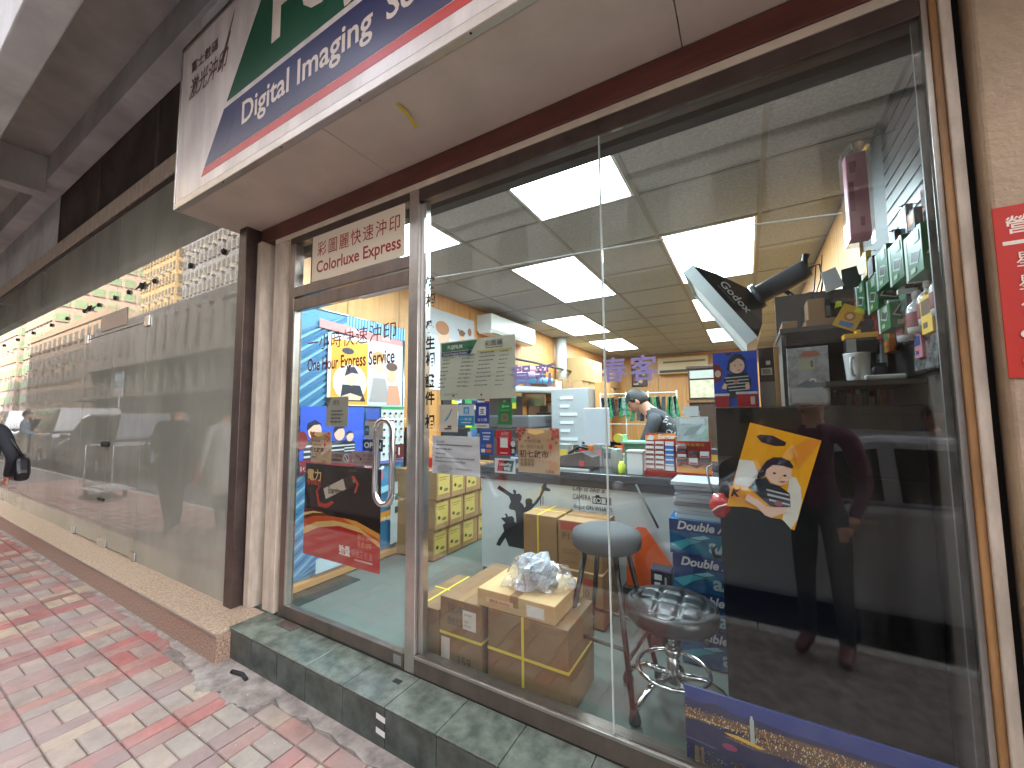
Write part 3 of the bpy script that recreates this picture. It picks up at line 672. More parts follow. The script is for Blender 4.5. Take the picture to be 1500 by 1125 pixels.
# cartons in front of the counter
P1 = lambda: [('r', .02, .235, .26, .285, REDB), ('t', .03, .175, .06, 'P1-R20', (120,84,60), dict(bold=.015)), ('r', .03, .11, .16, .118, (150,112,76)), ('r', .03, .09, .14, .098, (150,112,76)), ('t', .03, .03, .02, 'QTY: 8 PCS', (120,84,60), {})]
carton('upper left carton with yellow strap in front of the counter silhouette', -1.345, -1.10, .985, 1.27, .497, .80, 'cartons stacked against the counter', straps=[('x',.45), ('y',.5)], tape='')
carton('upper right carton with red band and part number behind the grey bar stool', -1.09, -.80, .985, 1.27, .497, .79, 'cartons stacked against the counter', marks=[('f', P1()), ('t', [('t', .04, .12, .05, '=P1-EDMV EA1', (178,84,50), dict(bold=.01, width=.22))])])
carton('lower left carton with red band behind the plastic bag', -1.37, -1.09, .96, 1.28, FZ, .4955, 'cartons stacked against the counter', marks=[('f', P1())])
carton('lower right carton with red band behind the bar stool legs', -1.08, -.79, .96, 1.28, FZ, .4955, 'cartons stacked against the counter', marks=[('f', P1())])
# stacks of photo paper cartons along the left wall
yb_ = [1.32, 1.525, 1.745, 2.005, 2.27]
pos_w = ['nearest the door', 'second from the door', 'third from the door', 'farthest from the door']
for k in range(3):
    for j in range(4):
        x1 = -2.43+.02*((j*3+k) % 3-1)
        carton('%s photo paper carton with yellow label in the stack %s' % (['bottom', 'middle', 'top'][k], pos_w[j]), -2.93, x1, yb_[j]+.006, yb_[j+1]-.006, FZ+k*.263, FZ+(k+1)*.263-.002, 'photo paper cartons along the left wall', tape='x',
               marks=[('r', [('r', .02, .05, .175, .235, (206,180,96)), ('r', .035, .195, .16, .205, (150,128,70)), ('r', .035, .175, .13, .182, (150,128,70)), ('c', .055, .105, .018, .016, (70,60,46)), ('c', .125, .085, .03, .014, (120,112,80))])])
# bar stools
def bar_stool():
    cx, cy = -.625, .52
    t = thing('bar_stool', (cx, cy, FZ), 'tall bar stool with round grey cushion and four dark metal legs', 'stool')
    MB().lathe([(0,.818), (.148,.818), (.164,.832), (.168,.87), (.160,.895), (.12,.914), (.05,.92), (0,.92)], (cx, cy, 0), 32).build('cushion', mat('grey_fabric', C(84,84,84), .75, bump=(300,.2)), t)
    LEG = mat('dark_tube', C(70,66,64), .35, .7)
    tops, feet = [], []
    for a in (40, 130, 220, 310):
        c, s = math.cos(R(a)), math.sin(R(a)); p = (cx+.105*c, cy+.105*s, .818); q = (cx+.25*c, cy+.25*s, FZ+.02); tops.append(p); feet.append(q)
        MB().tube([p, q], .0125, 10).build('leg', LEG, t)
        MB().lathe([(.017,0), (.018,.05), (.013,.055)], (q[0], q[1], FZ), 12).build('foot_cap', RUBBER, t)
    for i in range(4):
        z = .40 if i % 2 else .44; j = (i+1) % 4
        f = lambda a, b: tuple(Vector(b).lerp(Vector(a), (z-b[2])/(a[2]-b[2])))
        MB().tube([f(tops[i], feet[i]), f(tops[j], feet[j])], .009, 8).build('rung', LEG, t)
bar_stool()
def round_stool():
    cx, cy = -.335, .52
    t = thing('round_stool', (cx, cy, FZ), 'low swivel stool with tufted black vinyl seat and chrome foot ring', 'stool')
    VIN = mat('black_vinyl', (.022,.022,.023), .3, bump=(90,.08), spec=.7)
    MB().lathe([(0,.548), (.17,.548), (.192,.556), (.199,.58), (.196,.612), (.186,.622)], (cx, cy, 0), 40).build('seat_pan', VIN, t)
    n = 44; vs = []; fs = []; r0 = .188
    for i in range(n+1):
        for j in range(n+1):
            x = (2*i/n-1); y = (2*j/n-1); rr = math.hypot(x, y); mx = max(abs(x), abs(y))
            k = mx/rr if rr > 1e-6 else 1; X, Y = x*k*r0, y*k*r0
            cu = math.cos(math.pi*X/.094); cv = math.cos(math.pi*Y/.094)
            tuft = .5*min(1, 2.2*abs(math.cos(math.pi*X/.094)))**.5+.5*min(1, 2.2*abs(math.cos(math.pi*Y/.094)))**.5
            tuft = min(abs(math.cos(math.pi*X/.094)), abs(math.cos(math.pi*Y/.094)))
            z = .615+.03*(1-(math.hypot(X, Y)/r0)**4)-.0+.012*(min(1, tuft*2.0)-1)
            vs.append((cx+X, cy+Y, z))
    for i in range(n):
        for j in range(n): a = i*(n+1)+j; fs.append((a, a+n+1, a+n+2, a+1))
    MB().add(vs, fs, 0, True).build('tufted_cushion', VIN, t)
    MB().tube([(cx,cy,FZ+.10), (cx,cy,.40)], .026, 16).build('column_sleeve', STEEL, t); MB().tube([(cx,cy,.4005), (cx,cy,.55)], .016, 14).build('column', CHROME, t)
    MB().lathe([(.03,.395), (.034,.40), (.034,.425), (.02,.43)], (cx,cy,0), 16).build('collar', STEEL, t)
    ring = [(cx+.15*math.cos(R(a)), cy+.15*math.sin(R(a)), FZ+.155) for a in range(0, 360, 9)]
    MB().tube(ring, .0095, 10, 0, closed=True).build('foot_ring', CHROME, t)
    for a in (20, 92, 164, 236, 308):
        c, s = math.cos(R(a)), math.sin(R(a))
        l = MB().tube([(cx+.02*c,cy+.02*s,FZ+.13), (cx+.13*c,cy+.13*s,FZ+.12), (cx+.20*c,cy+.20*s,FZ+.075), (cx+.225*c,cy+.225*s,FZ+.04)], [.014,.013,.012,.010], 10).build('leg', CHROME, t)
        MB().lathe([(.024,0), (.026,.012), (.018,.04), (.012,.046)], (cx+.226*c, cy+.226*s, FZ), 12).build('foot', RUBBER, t)
    MB().tube([(cx+.03,cy-.02,.545), (cx+.12,cy-.05,.53), (cx+.155,cy-.06,.505)], [.006,.006,.013], 8).build('lever', BLACK, t)
round_stool()
# leaning orange board, paper boxes
ob = MB().prism([(0,0), (.30,.0), (.30,.14), (.12,.37), (.07,.37), (0,.30)], 0, .012, 0, frame((-.72, 1.235, .365), (1,0,.0), (0,.12,1))).build('orange_board', mat('orange_board', C(226,90,34), .45, noise=(4,.1)), bevel=.002)
props(ob, 'bright orange angled board leaning against the counter behind the bar stool', 'board')
box('low_crate', -.74, -.42, 1.20, 1.32, .181, .364, mat('dark_crate', C(70,66,62), .6), None, .004, label='dark low crate holding up the leaning orange board', cat='crate')
br = MB().tube([(-.66,1.30,1.0), (-.52,1.27,.74)], .008, 8).build('stick', mat('grey_stick', C(110,110,108), .5)); props(br, 'thin grey stick leaning between counter and orange board', 'stick')
def paper_box(z0, z1, x0, label):
    t = thing('paper_box', (x0+.13, .95, z0), label, 'paper box', 'copy paper boxes beside the black cabinet')
    x1 = -.135; y0 = .885
    MB().box(x0, x1, y0, 1.2, z0, z1).build('box_body', mat('paper_box_blue', C(20,76,140), .3, noise=(5,.5), col2=C(44,170,196), lo=.45, hi=.72), t, .004)
    h = z1-z0
    printing(fr_front(x0, y0-.0004, z0), 0, [('r', 0, h-.062, x1-x0, h, (34,52,120)), ('t', .04, h-.05, .06, 'Double A', (236,238,240), dict(bold=.03, shear=.25, width=.235)),
        ('p', [(.0,.05), (.09,.085), (.16,.08), (.1,.055), (.05,.02)], (70,180,200)), ('p', [(.1,.09), (.17,.11), (.2,.10), (.15,.085)], (150,214,224)), ('t', .19, .03, .10, 'aA', (190,214,228), dict(bold=.03))], t)
paper_box(.5425, .722, -.378, 'second copy paper box from the top with blue and white print')
paper_box(.7245, .905, -.39, 'top copy paper box with a pile of paper lying on it')
paper_box(.362, .5405, -.36, 'third copy paper box from the top partly behind the round stool')
paper_box(.1815, .360, -.35, 'bottom copy paper box on the green tiles behind the round stool')
pp = thing('paper_pile', (-.25, 1.0, .906), 'slanting pile of plastic wrapped paper on the top copy paper box', 'paper pile')
rnd = random.Random(5)
for i in range(9):
    z = .9065+i*.022; dx = rnd.uniform(-.014, .014)
    MB().box(-.365+dx, -.14+dx*.3, .90+rnd.uniform(-.012,.012), 1.15, z, z+.0205).build('paper_ream', ink(rnd.choice([(214,218,222), (188,200,214), (206,220,214), (170,180,196)]), .2), pp, .002)
box('black_box', -.515, -.405, .98, 1.06, FZ+.30, .592, mat('black_carton', C(34,34,38), .4), None, .002, label='small black carton with white print standing by the copy paper boxes', cat='box')
printing(fr_front(-.515, .9795, FZ+.30), 0, [('r', 0, .098, .11, .111, (120,110,170)), ('r', .02, .05, .06, .08, (220,220,220)), ('r', .02, .02, .05, .036, (220,220,220)), ('r', .075, .02, .085, .07, (200,200,200))], bpy.data.objects['black_box'])
box('box_stand', -.53, -.39, .97, 1.09, .181, FZ+.2995, BLACKM, None, .003, label='black block under the small black carton', cat='block')
rib = thing('ribbon_rosette', (-.12, .66, .98), 'shiny red ribbon rosette hanging at the edge of the black cabinet', 'ribbon')
crumple((-.125,.655,1.045), (.04,.03,.05), 4, 16, 10, .2, False).build('bow', mat('red_foil', C(214,50,44), .2, noise=(30,.4), coat=.6), rib)
MB().tube([(-.16,.625,1.02), (-.13,.618,1.045), (-.09,.625,1.06), (-.03,.63,1.085)], .004, 6).build('ribbon_tail', ink((226,214,214), .2), rib)

# black cabinet on the right and what stands on it
cb = thing('black_cabinet', (.23, 1.0, .18), 'large glossy black cabinet behind the right half of the window', 'cabinet')
GLB = mat('gloss_black', (.006,.006,.006), .22)
box('body', -.13, .60, .705, 1.29, .181, 1.497, GLB, cb, .006)
for a, b in ((.245, 1.2), (1.21, 1.46)): box('door_panel', -.118, .59, .695, .7045, a, b, GLB, cb, .002)
for z in (.47, .8): MB().tube([(-.137,.69,z), (-.16,.67,z+.005), (-.165,.66,z+.04), (-.15,.665,z+.06)], .008, 8).build('hinge_clip', BLACK, cb)
cp = thing('black_cable', (-.14,.68,1.2), 'black cable drooping from the cabinet edge over the paper pile', 'cable')
MB().tube([(-.165,.9,1.2), (-.19,.84,1.19), (-.175,.76,1.13), (-.15,.70,1.06)], .005, 8).build('cord', BLACK, cp)
SKIN = (236,196,170); NAVY = (36,40,62)
def kid(cap, face, shirt, extra=()): return [('p', shirt, (40,42,52)), ('p', face, SKIN), ('p', cap, NAVY)]+list(extra)
BC = 1.498
FX = lambda pts, ox=-.139, oz=BC+.001: [(a-ox, b-oz) for a, b in pts]
boy_items = [('p', FX([(-.139,1.722),(-.112,1.716),(-.095,1.682),(-.107,1.635),(-.139,1.623)]), (124,38,44)), ('c', .02, .17, .014, .018, (214,190,170)), ('p', FX([(-.094,1.64),(-.073,1.666),(-.036,1.669),(.007,1.671),(.025,1.633),(.024,1.606),(0,1.56),(-.07,1.54),(-.084,1.593)]), (40,42,50))]
for k in range(5): boy_items.append(('p', FX([(-.088+.004*k,1.648-.016*k), (.015,1.653-.016*k), (.016,1.648-.016*k), (-.088+.004*k,1.643-.016*k)]), (200,200,198)))
boy_items += [('c', .100, .125, .012, .010, (196,120,110)), ('p', FX([(-.105,1.593),(-.091,1.621),(-.079,1.611),(-.084,1.588)]), SKIN), ('p', FX([(.001,1.612),(.017,1.616),(.019,1.588),(0,1.589)]), SKIN),
    ('c', .106, .205, .034, .038, SKIN), ('c', .078, .196, .007, .010, (226,180,156)), ('p', FX([(-.075,1.704),(-.066,1.74),(-.04,1.766),(-.012,1.762),(.005,1.74),(.002,1.731),(-.029,1.742),(-.062,1.717),(-.066,1.68),(-.08,1.685)]), (34,38,56)),
    ('c', .098, .207, .0035, .0028, (40,30,30)), ('c', .124, .209, .0035, .0028, (40,30,30)), ('p', [(.102,.185), (.115,.179), (.128,.187), (.115,.184)], (190,90,90)), ('p', [(.112,.20), (.117,.194), (.110,.194)], (216,168,146)),
    ('r', .004, .0, .064, .058, (176,22,34)), ('r', .10, .0, .186, .065, (182,22,34)), ('r', .0, .056, .068, .068, (206,206,214)), ('r', .096, .063, .19, .075, (206,206,214)), ('r', .158, .012, .176, .05, (220,196,190)), ('p', FX([(-.085,1.772),(-.052,1.775),(-.052,1.763),(-.073,1.757)]), (30,34,60))]
panel('photo_board', 'blue photo board of a boy in a cap with red drums on the black cabinet', 'photo board', fr_front(-.139, .85, BC+.001), .194, .278, (40,78,190), boy_items, th=.012)
pf = thing('picture_frame', (.1,.86,BC), 'dark brown framed certificate standing beside the blue boy photo', 'picture frame')
box('backing', .062, .125, .862, .88, BC, 1.785, mat('dark_mount', C(60,50,44), .5), pf); box('mount', .064, .124, .858, .8615, 1.50, 1.62, mat('grey_mount', C(138,132,126), .5), pf)
box('side_rail', .1255, .145, .85, .885, BC, 1.79, mat('gilt_wood', C(170,128,80), .4), pf, .003); box('top_rail', .058, .125, .852, .885, 1.786, 1.793, mat('gilt_wood', C(170,128,80), .4), pf, .001)
printing(fr_front(.062, .8618, BC), 0, [('r', .008, .155, .054, .19, (206,200,186)), ('r', .014, .16, .048, .185, (150,144,134)), ('r', .03, .205, .048, .225, (214,208,196))], pf)
zb = thing('zip_bag', (.25,.84,BC), 'clear zip bag of small camera parts leaning on the shelf above the cabinet', 'bag')
MB().prism([(0,0), (.155,.002), (.158,.27), (.002,.266)], 0, .006, 0, fr_front(.172, .82, BC+.003)).build('bag_sheet', mat('milky_plastic', C(176,174,178), .2, noise=(30,.3), coat=.5), zb, .002)
printing(fr_front(.172, .8138, BC+.003), 0, [('p', [(.05,.225), (.07,.25), (.115,.25), (.13,.228), (.09,.222)], (190,120,96)), ('r', .045, .165, .105, .215, (186,184,160)), ('r', .09, .175, .10, .205, (130,120,110)), ('c', .095, .11, .014, .014, (230,228,224)), ('c', .095, .108, .006, .006, (60,56,56)), ('p', [(.03,.09), (.07,.115), (.13,.10), (.14,.085), (.08,.08)], (120,124,132)), ('r', .012, .012, .148, .08, (196,196,194))], zb)
mg = thing('mug', (.425,.80,1.60), 'white ceramic mug on the dark shelf above the black cabinet', 'mug')
MB().lathe([(0,1.604), (.036,1.604), (.040,1.612), (.047,1.722), (.049,1.726), (.045,1.724), (.036,1.62), (0,1.618)], (.428,.82,0), 28).build('cup', mat('white_ceramic', (.8,.8,.78), .18), mg)
MB().tube([(.405,.777,1.705), (.395,.75,1.70), (.392,.745,1.665), (.40,.765,1.63), (.408,.782,1.625)], .006, 8).build('handle', mat('white_ceramic', (.8,.8,.78), .18), mg)
kb = thing('film_box', (.45,.83,1.727), 'black and yellow film box standing on the rim of the white mug', 'box')
box('carton_body', .390, .495, .80, .85, 1.7275, 1.79, mat('dark_film_box', C(36,34,36), .3), kb, .002); box('lid', .386, .50, .796, .854, 1.7905, 1.812, mat('film_yellow', C(238,176,28), .35), kb, .002)
box('tab', .43, .445, .80, .85, 1.8125, 1.828, mat('film_yellow', C(238,176,28), .35), kb, .002); box('end_label', .392, .425, .7985, .7998, 1.73, 1.788, ink((170,168,166)), kb)
SHELF = mat('dark_shelf', C(64,58,54), .5, noise=(4,.3))
sh = thing('wall_shelves', (.45,1.1,1.5), 'dark wall shelves crowded with goods over the black cabinet', 'shelves')
box('shelf_board', .30, .618, .72, 1.28, 1.580, 1.602, SHELF, sh); box('shelf_board', .165, .618, .98, 1.5, 1.872, 1.895, SHELF, sh); box('back_board', .17, .618, 1.30, 1.32, 1.498, 2.14, mat('dark_back', C(86,74,66), .6, noise=(3,.25)), sh)
box('upright', .17, .19, 1.0, 1.2985, 1.498, 1.8715, SHELF, sh); box('pegboard', .600, .618, .18, 1.295, 1.62, 2.83, mat('dark_peg', C(40,38,38), .55, noise=(5,.3)), sh)
for k in range(10): box('slat', .596, .5995, .2+.0, .95, 2.20+.06*k, 2.245+.06*k, mat('grey_slat', C(38,38,41), .35), sh)
for i, (x0, x1, y0, z1, lab) in enumerate([(.178,.245,1.03,1.938,'small brown carton at the left end of the upper shelf'), (.278,.40,1.02,1.935,'wide brown carton at the right of the upper shelf')]):
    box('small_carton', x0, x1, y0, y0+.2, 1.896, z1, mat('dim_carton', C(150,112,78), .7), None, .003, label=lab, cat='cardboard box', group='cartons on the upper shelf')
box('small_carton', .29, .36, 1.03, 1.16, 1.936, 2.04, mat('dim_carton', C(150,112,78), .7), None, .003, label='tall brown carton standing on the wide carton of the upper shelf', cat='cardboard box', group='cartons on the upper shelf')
for i, (x, y, w, h_, c, lab) in enumerate([(.215,1.1,.03,.10,(40,40,46),'black lens tube at the left of the dim middle shelf'), (.262,1.12,.035,.13,(58,56,60),'dark grey flash unit in the dim middle shelf'), (.335,1.1,.05,.16,(30,30,34),'black camera body box in the dim middle shelf'), (.52,.95,.07,.09,(44,44,48),'dark camera bag on the shelf right of the mug')]):
    z = 1.498 if i < 3 else 1.603
    t = MB().box(x-w/2, x+w/2, y, y+.1, z+.002, z+h_); t.lathe([(w*.34,0), (w*.36,.03), (w*.25,.035)], (0,0,0), 14, 0, Matrix.Translation((x, y-.001, z+h_*.55)) @ Matrix.Rotation(R(90), 4, 'X'))
    props(t.build('camera_part', ink(c, .35), bevel=.003), lab, 'camera part', 'camera gear on the dim shelves')
wb = MB().box(.44, .57, .76, .9, 1.604, 1.625).build('white_tray', WHITE, bevel=.006); props(wb, 'flat white plastic tray lying on the shelf right of the mug', 'tray')
bgp = thing('wrapped_packet', (.55,.55,1.62), 'clear wrapped grey packet hanging low on the pegboard', 'packet')
MB().prism([(0,0), (.22,.0), (.24,.13), (.02,.15)], 0, .03, 0, fr_mx(.595, .66, 1.62)).build('wrapper', mat('film_wrap', C(120,118,116), .2, noise=(40,.5), coat=.6), bgp, .006)
# hanging stock on the right-hand pegboard
GRN = mat('film_green', C(34,104,58), .35, noise=(6,.15))
def film_pack(y, z, label, h=.15):
    t = thing('film_pack', (.53, y, z), label, 'film pack', 'green film packs on the pegboard')
    MB().box(.49, .578, y-.075, y+.075, z, z+h).build('carton_body', GRN, t, .002)
    M = fr_front(.49, y-.0755, z)
    printing(M, 0, [('p', [(.008,.05), (.06,.035), (.085,.075), (.03,.09)], (206,206,196)), ('p', [(.014,.053), (.056,.041), (.077,.073), (.032,.084)], (38,44,40)), ('r', .045, .10, .075, .138, (170,186,170)), ('r', .02, .012, .04, .03, (176,190,160)), ('t', .03, .058, .016, '100', (200,200,190), {})], t)
    M2 = fr_mx(.4896, y+.075, z)
    printing(M2, 0, [('r', .0, .0, .022, h, (196,202,196)), ('p', [(.04,.05), (.11,.035), (.135,.07), (.06,.088)], (190,192,180)), ('p', [(.05,.053), (.106,.041), (.126,.068), (.062,.083)], (38,44,40)), ('r', .085, h*.68, .135, h*.92, (160,176,160)), ('r', .05, .012, .09, .028, (166,180,152))], t)
    MB().tube([(.60,y,z+h+.012), (.51,y,z+h+.012), (.505,y,z+h+.02)], .003, 6).build('hook', STEEL, t)
    return t
for y, z, lab in ((.30,1.905,'green film pack on the pegboard nearest the window frame'), (.47,1.935,'middle green film pack of the upper pegboard row'), (.64,1.965,'green film pack of the upper row with white barcode farthest from the glass'), (.80,1.90,'green film pack half hidden behind the upper row'), (1.0,1.93,'green film pack on the pegboard above the yellow cards')):
    film_pack(y, z, lab)
film_pack(.66, 1.79, 'small green film pack in the lower pegboard row', .10)
def bottle(y, z, label):
    t = thing('hanging_bottle', (.545,y,z), label, 'bottle', 'clear cleaner bottles on the pegboard')
    MB().lathe([(0,0), (.03,.002), (.032,.02), (.032,.09), (.026,.105), (.012,.118), (.012,.128)], (.545,y,z), 18).build('bottle_body', mat('cloudy_bottle', C(190,188,184), .2, coat=.4), t)
    MB().lathe([(.0325,.025), (.0328,.028), (.0328,.075), (.0325,.078)], (.545,y,z), 18).build('label', ink((128,56,60)), t)
    b = MB().lathe([(.013,.128), (.014,.15), (.010,.158)], (.545,y,z), 12); b.box(.495, .548, y-.008, y+.008, z+.152, z+.168); b.build('spray_cap', WHITE, t)
for i, (y, lab) in enumerate(((.62,'clear spray bottle with dark red label farthest from the window frame'), (.50,'second clear spray bottle from the left of the row'), (.39,'third clear spray bottle from the left of the row'), (.28,'clear spray bottle nearest the window frame'))): bottle(y, 1.735+.01*i, lab)
pk = thing('pink_pack', (.46,.72,2.17), 'long pink boxed item in clear wrapping hanging near the ceiling', 'pack')
MB().box(.415, .485, .70, .76, 2.20, 2.575).build('pink_box', mat('pink_card', C(246,168,186), .4, noise=(6,.1)), pk, .003)
printing(fr_front(.415, .6995, 2.20), 0, [('r', .01, .29, .035, .34, (196,112,132)), ('r', .036, .05, .05, .09, (190,104,124)), ('r', .03, .26, .052, .31, (230,160,176)), ('r', .006, .12, .022, .25, (178,110,128))], pk)
MB().prism([(-.01,-.02), (.08,-.025), (.085,.39), (.05,.43), (.02,.425), (-.012,.38)], 0, .07, 0, fr_front(.415, .765, 2.20)).build('wrapper', CLEAR, pk, .004)
MB().tube([(.60,.73,2.64), (.45,.73,2.64), (.447,.73,2.61)], .003, 6).build('hook', STEEL, pk)
yc = thing('yellow_card', (.40,1.0,1.93), 'tilted yellow and blue product card hanging left of the film packs', 'card')
MB().prism([(0,0), (.09,0), (.09,.11), (0,.11)], 0, .004, 0, fr_front(.37, .95, 1.885, -28)).build('card_sheet', mat('card_yellow', C(232,176,60), .3), yc)
printing(fr_front(.37, .9457, 1.885, -28), 0, [('c', .045, .06, .022, .022, (210,120,60)), ('c', .045, .06, .012, .012, (240,200,150)), ('p', [(.02,.01), (.07,.01), (.075,.035), (.02,.03)], (90,130,190)), ('r', .05, .085, .085, .105, (230,236,60))], yc)
for i, (x, z, c, lab) in enumerate(((.36,2.05,(214,214,216),'silver blister packet hanging left of the green film packs'), (.43,2.06,(60,74,66),'dark foil packet hanging above the yellow card'), (.40,1.985,(226,236,64),'fluorescent yellow price tag above the yellow card'))):
    w = .03 if i == 2 else .075; hh = .035 if i == 2 else .11
    o = MB().prism([(0,0), (w,.01), (w*.9,hh), (.008,hh*.95)], 0, .006, 0, fr_front(x, .98+.04*i, z, 12-8*i)).build('hanging_packet' if i < 2 else 'price_tag', ink(c, .25), bevel=.001); props(o, lab, 'packet' if i < 2 else 'tag')
rnd = random.Random(31)
for ca, cb_ in colour_pairs(34, 1):       # small goods on hooks, two layers deep
    y = rnd.uniform(.24, 1.26); z = rnd.uniform(1.66, 2.16); w = rnd.uniform(.05,.10); h_ = rnd.uniform(.07,.14); x = .585-rnd.random()*.05
    b = MB().prism([(0,0), (w,0), (w,h_), (w*.6,h_), (w*.5,h_*1.12), (w*.4,h_), (0,h_)], 0, .022, 0, fr_mx(x, y, z))
    b.box(x-.03, .598, y-w/2-.002, y-w/2+.002, z+h_*1.05, z+h_*1.05+.004, 1)
    o = b.build('hanging_packet', [ink(CN[ca], .25), STEEL], bevel=.002); props(o, 'small %s packet with %s print hanging on the dark pegboard' % (ca, cb_), 'packet', 'small packets on the dark pegboard')
    printing(fr_mx(x-.0222, y, z), 0, [('r', w*.12, h_*.5, w*.88, h_*.9, CN[cb_]), ('r', w*.2, h_*.15, w*.6, h_*.3, CN[cb_])], o)
for i, (ca, cb_) in enumerate(colour_pairs(26, 2)):       # small boxes lining the shelves behind the mug and under the cartons
    lo_ = i < 14; x = .20+.03*(i % 14) if lo_ else .195+.033*(i-14); y = rnd.uniform(1.12, 1.2) if lo_ else rnd.uniform(1.24, 1.27); z = 1.499 if lo_ else 1.896; h_ = rnd.uniform(.06,.20) if lo_ else rnd.uniform(.05,.22); w = rnd.uniform(.02,.03)
    o = MB().box(x, x+w, y, y+.05, z, z+h_).build('stock_box', ink(CN[ca], .35), bevel=.002); props(o, 'small %s box with %s band at the back of the dark shelves' % (ca, cb_), 'box', 'small boxes at the back of the dark shelves')
    printing(fr_front(x, y-.0004, z), 0, [('r', w*.15, h_*.5, w*.85, h_*.8, CN[cb_])], o)
for i, (x, z) in enumerate(((.335,1.95), (.365,2.0), (.385,1.9))):
    MB().tube([(x+.04,1.32,z+.35), (x+.02,1.28,z+.2), (x-.02,1.24,z+.08), (x+.01,1.22,z-.02)], .003, 6).build('black_lead', BLACK); o = bpy.context.scene.objects.get('black_lead' if i == 0 else 'black_lead.%03d' % i); props(o, 'thin black lead dangling %s beside the softbox head' % ('from the middle of the pegboard', 'highest', 'lowest')[i], 'lead', 'thin black leads beside the softbox')
# softbox lamp
sbx = thing('softbox', (.05,1.4,1.9), 'black studio softbox with white rim tilted down above the boy photo', 'softbox')
A = Vector((.555,0,-.832)); Bv = Vector((0,1,0)); Nn = A.cross(Bv).normalized(); Nn = Nn if Nn.x < 0 else -Nn
fc = Vector((-.115,1.42,2.107)); bc = Vector((.075,1.42,2.18))
SBK = mat('softbox_fabric', (.016,.016,.017), .45, bump=(40,.1), spec=.4); SBW = mat('softbox_white', C(206,208,206), .5, bump=(50,.2))
def ringp(c, ha, hb, off=0): return [c+A*(s*ha)+Bv*(t*hb)+Nn*off for s, t in ((-1,-1), (1,-1), (1,1), (-1,1))]
r1, r0_, r2, r3 = ringp(fc, .285, .285, .0), ringp(fc, .285, .285, -.035), ringp(fc.lerp(bc, .55), .20, .20), ringp(bc, .06, .06)
q4 = lambda a, b, k: [(k+i, k+(i+1) % 4, k+4+(i+1) % 4, k+4+i) for i in range(4)]
MB().add(r0_+r2+r3, q4(0,0,0)+q4(0,0,4)+[(8,9,10,11)], 0).build('shell', SBK, sbx)
MB().add(ringp(fc, .285, .285, .03)+r0_, q4(0,0,0), 0).build('rim', SBW, sbx)
MB().add(ringp(fc, .283, .283, .012), [(0,1,2,3)], 0).build('diffuser_cloth', mat('diffuser_cloth', C(220,222,220), .6), sbx)
e0, e1 = r0_[0].lerp(r2[0], .12), r0_[1].lerp(r2[1], .12); ctr = (r0_[0]+r0_[1]+r2[0]+r2[1])/4
Mt = frame(ctr+Vector((-.075,-.022,.09)), A, Vector((.832,0,.555))); 
nn = (r0_[1]-r0_[0]).cross(r2[0]-r0_[0]).normalized(); nn = nn if nn.y < 0 else -nn
vdir = nn.cross(A); Mt = Matrix(((A.x, vdir.x, nn.x, 0), (A.y, vdir.y, nn.y, 0), (A.z, vdir.z, nn.z, 0), (0,0,0,1))); Mt.translation = ctr+nn*.003-A*.14-vdir*.01
letters(Mt, 0, .02, .02, .085, 'Godox', ink((226,226,226)), sbx, bold=.015); letters(Mt, 0, .03, -.008, .018, 'SOFTBOX STUDIO', ink((150,150,150)), sbx)
hd = (bc, Vector((.345,1.40,2.31))); d = (hd[1]-hd[0]).normalized()
MB().tube([hd[0]-d*.0, hd[0]+d*.03, hd[0]+d*.03+d*.001, hd[1]-d*.04, hd[1]], [.085,.085,.062,.062,.055], 20).build('lamp_head', mat('lamp_grey', C(92,92,96), .28), sbx)
MB().tube([hd[1]-d*.02, hd[1]+Vector((-.01,0,.05)), hd[1]+Vector((.0,0,.085))], [.02,.016,.02], 10).build('handle_knob', BLACK, sbx)
MB().tube([hd[0]+d*.17+Vector((0,0,-.05)), Vector((.29,1.4,2.13)), Vector((.42,1.38,2.10)), Vector((.60,1.38,2.10))], .014, 8).build('bracket_arm', BLACK, sbx)
MB().lathe([(.03,0), (.035,.05), (.02,.07)], (.345,1.36,2.085), 12).build('clamp', BLACK, sbx)
MB().tube([hd[1], Vector((.40,1.38,2.32)), Vector((.41,1.38,2.22)), Vector((.395,1.37,2.14))], .005, 6).build('cord', BLACK, sbx)

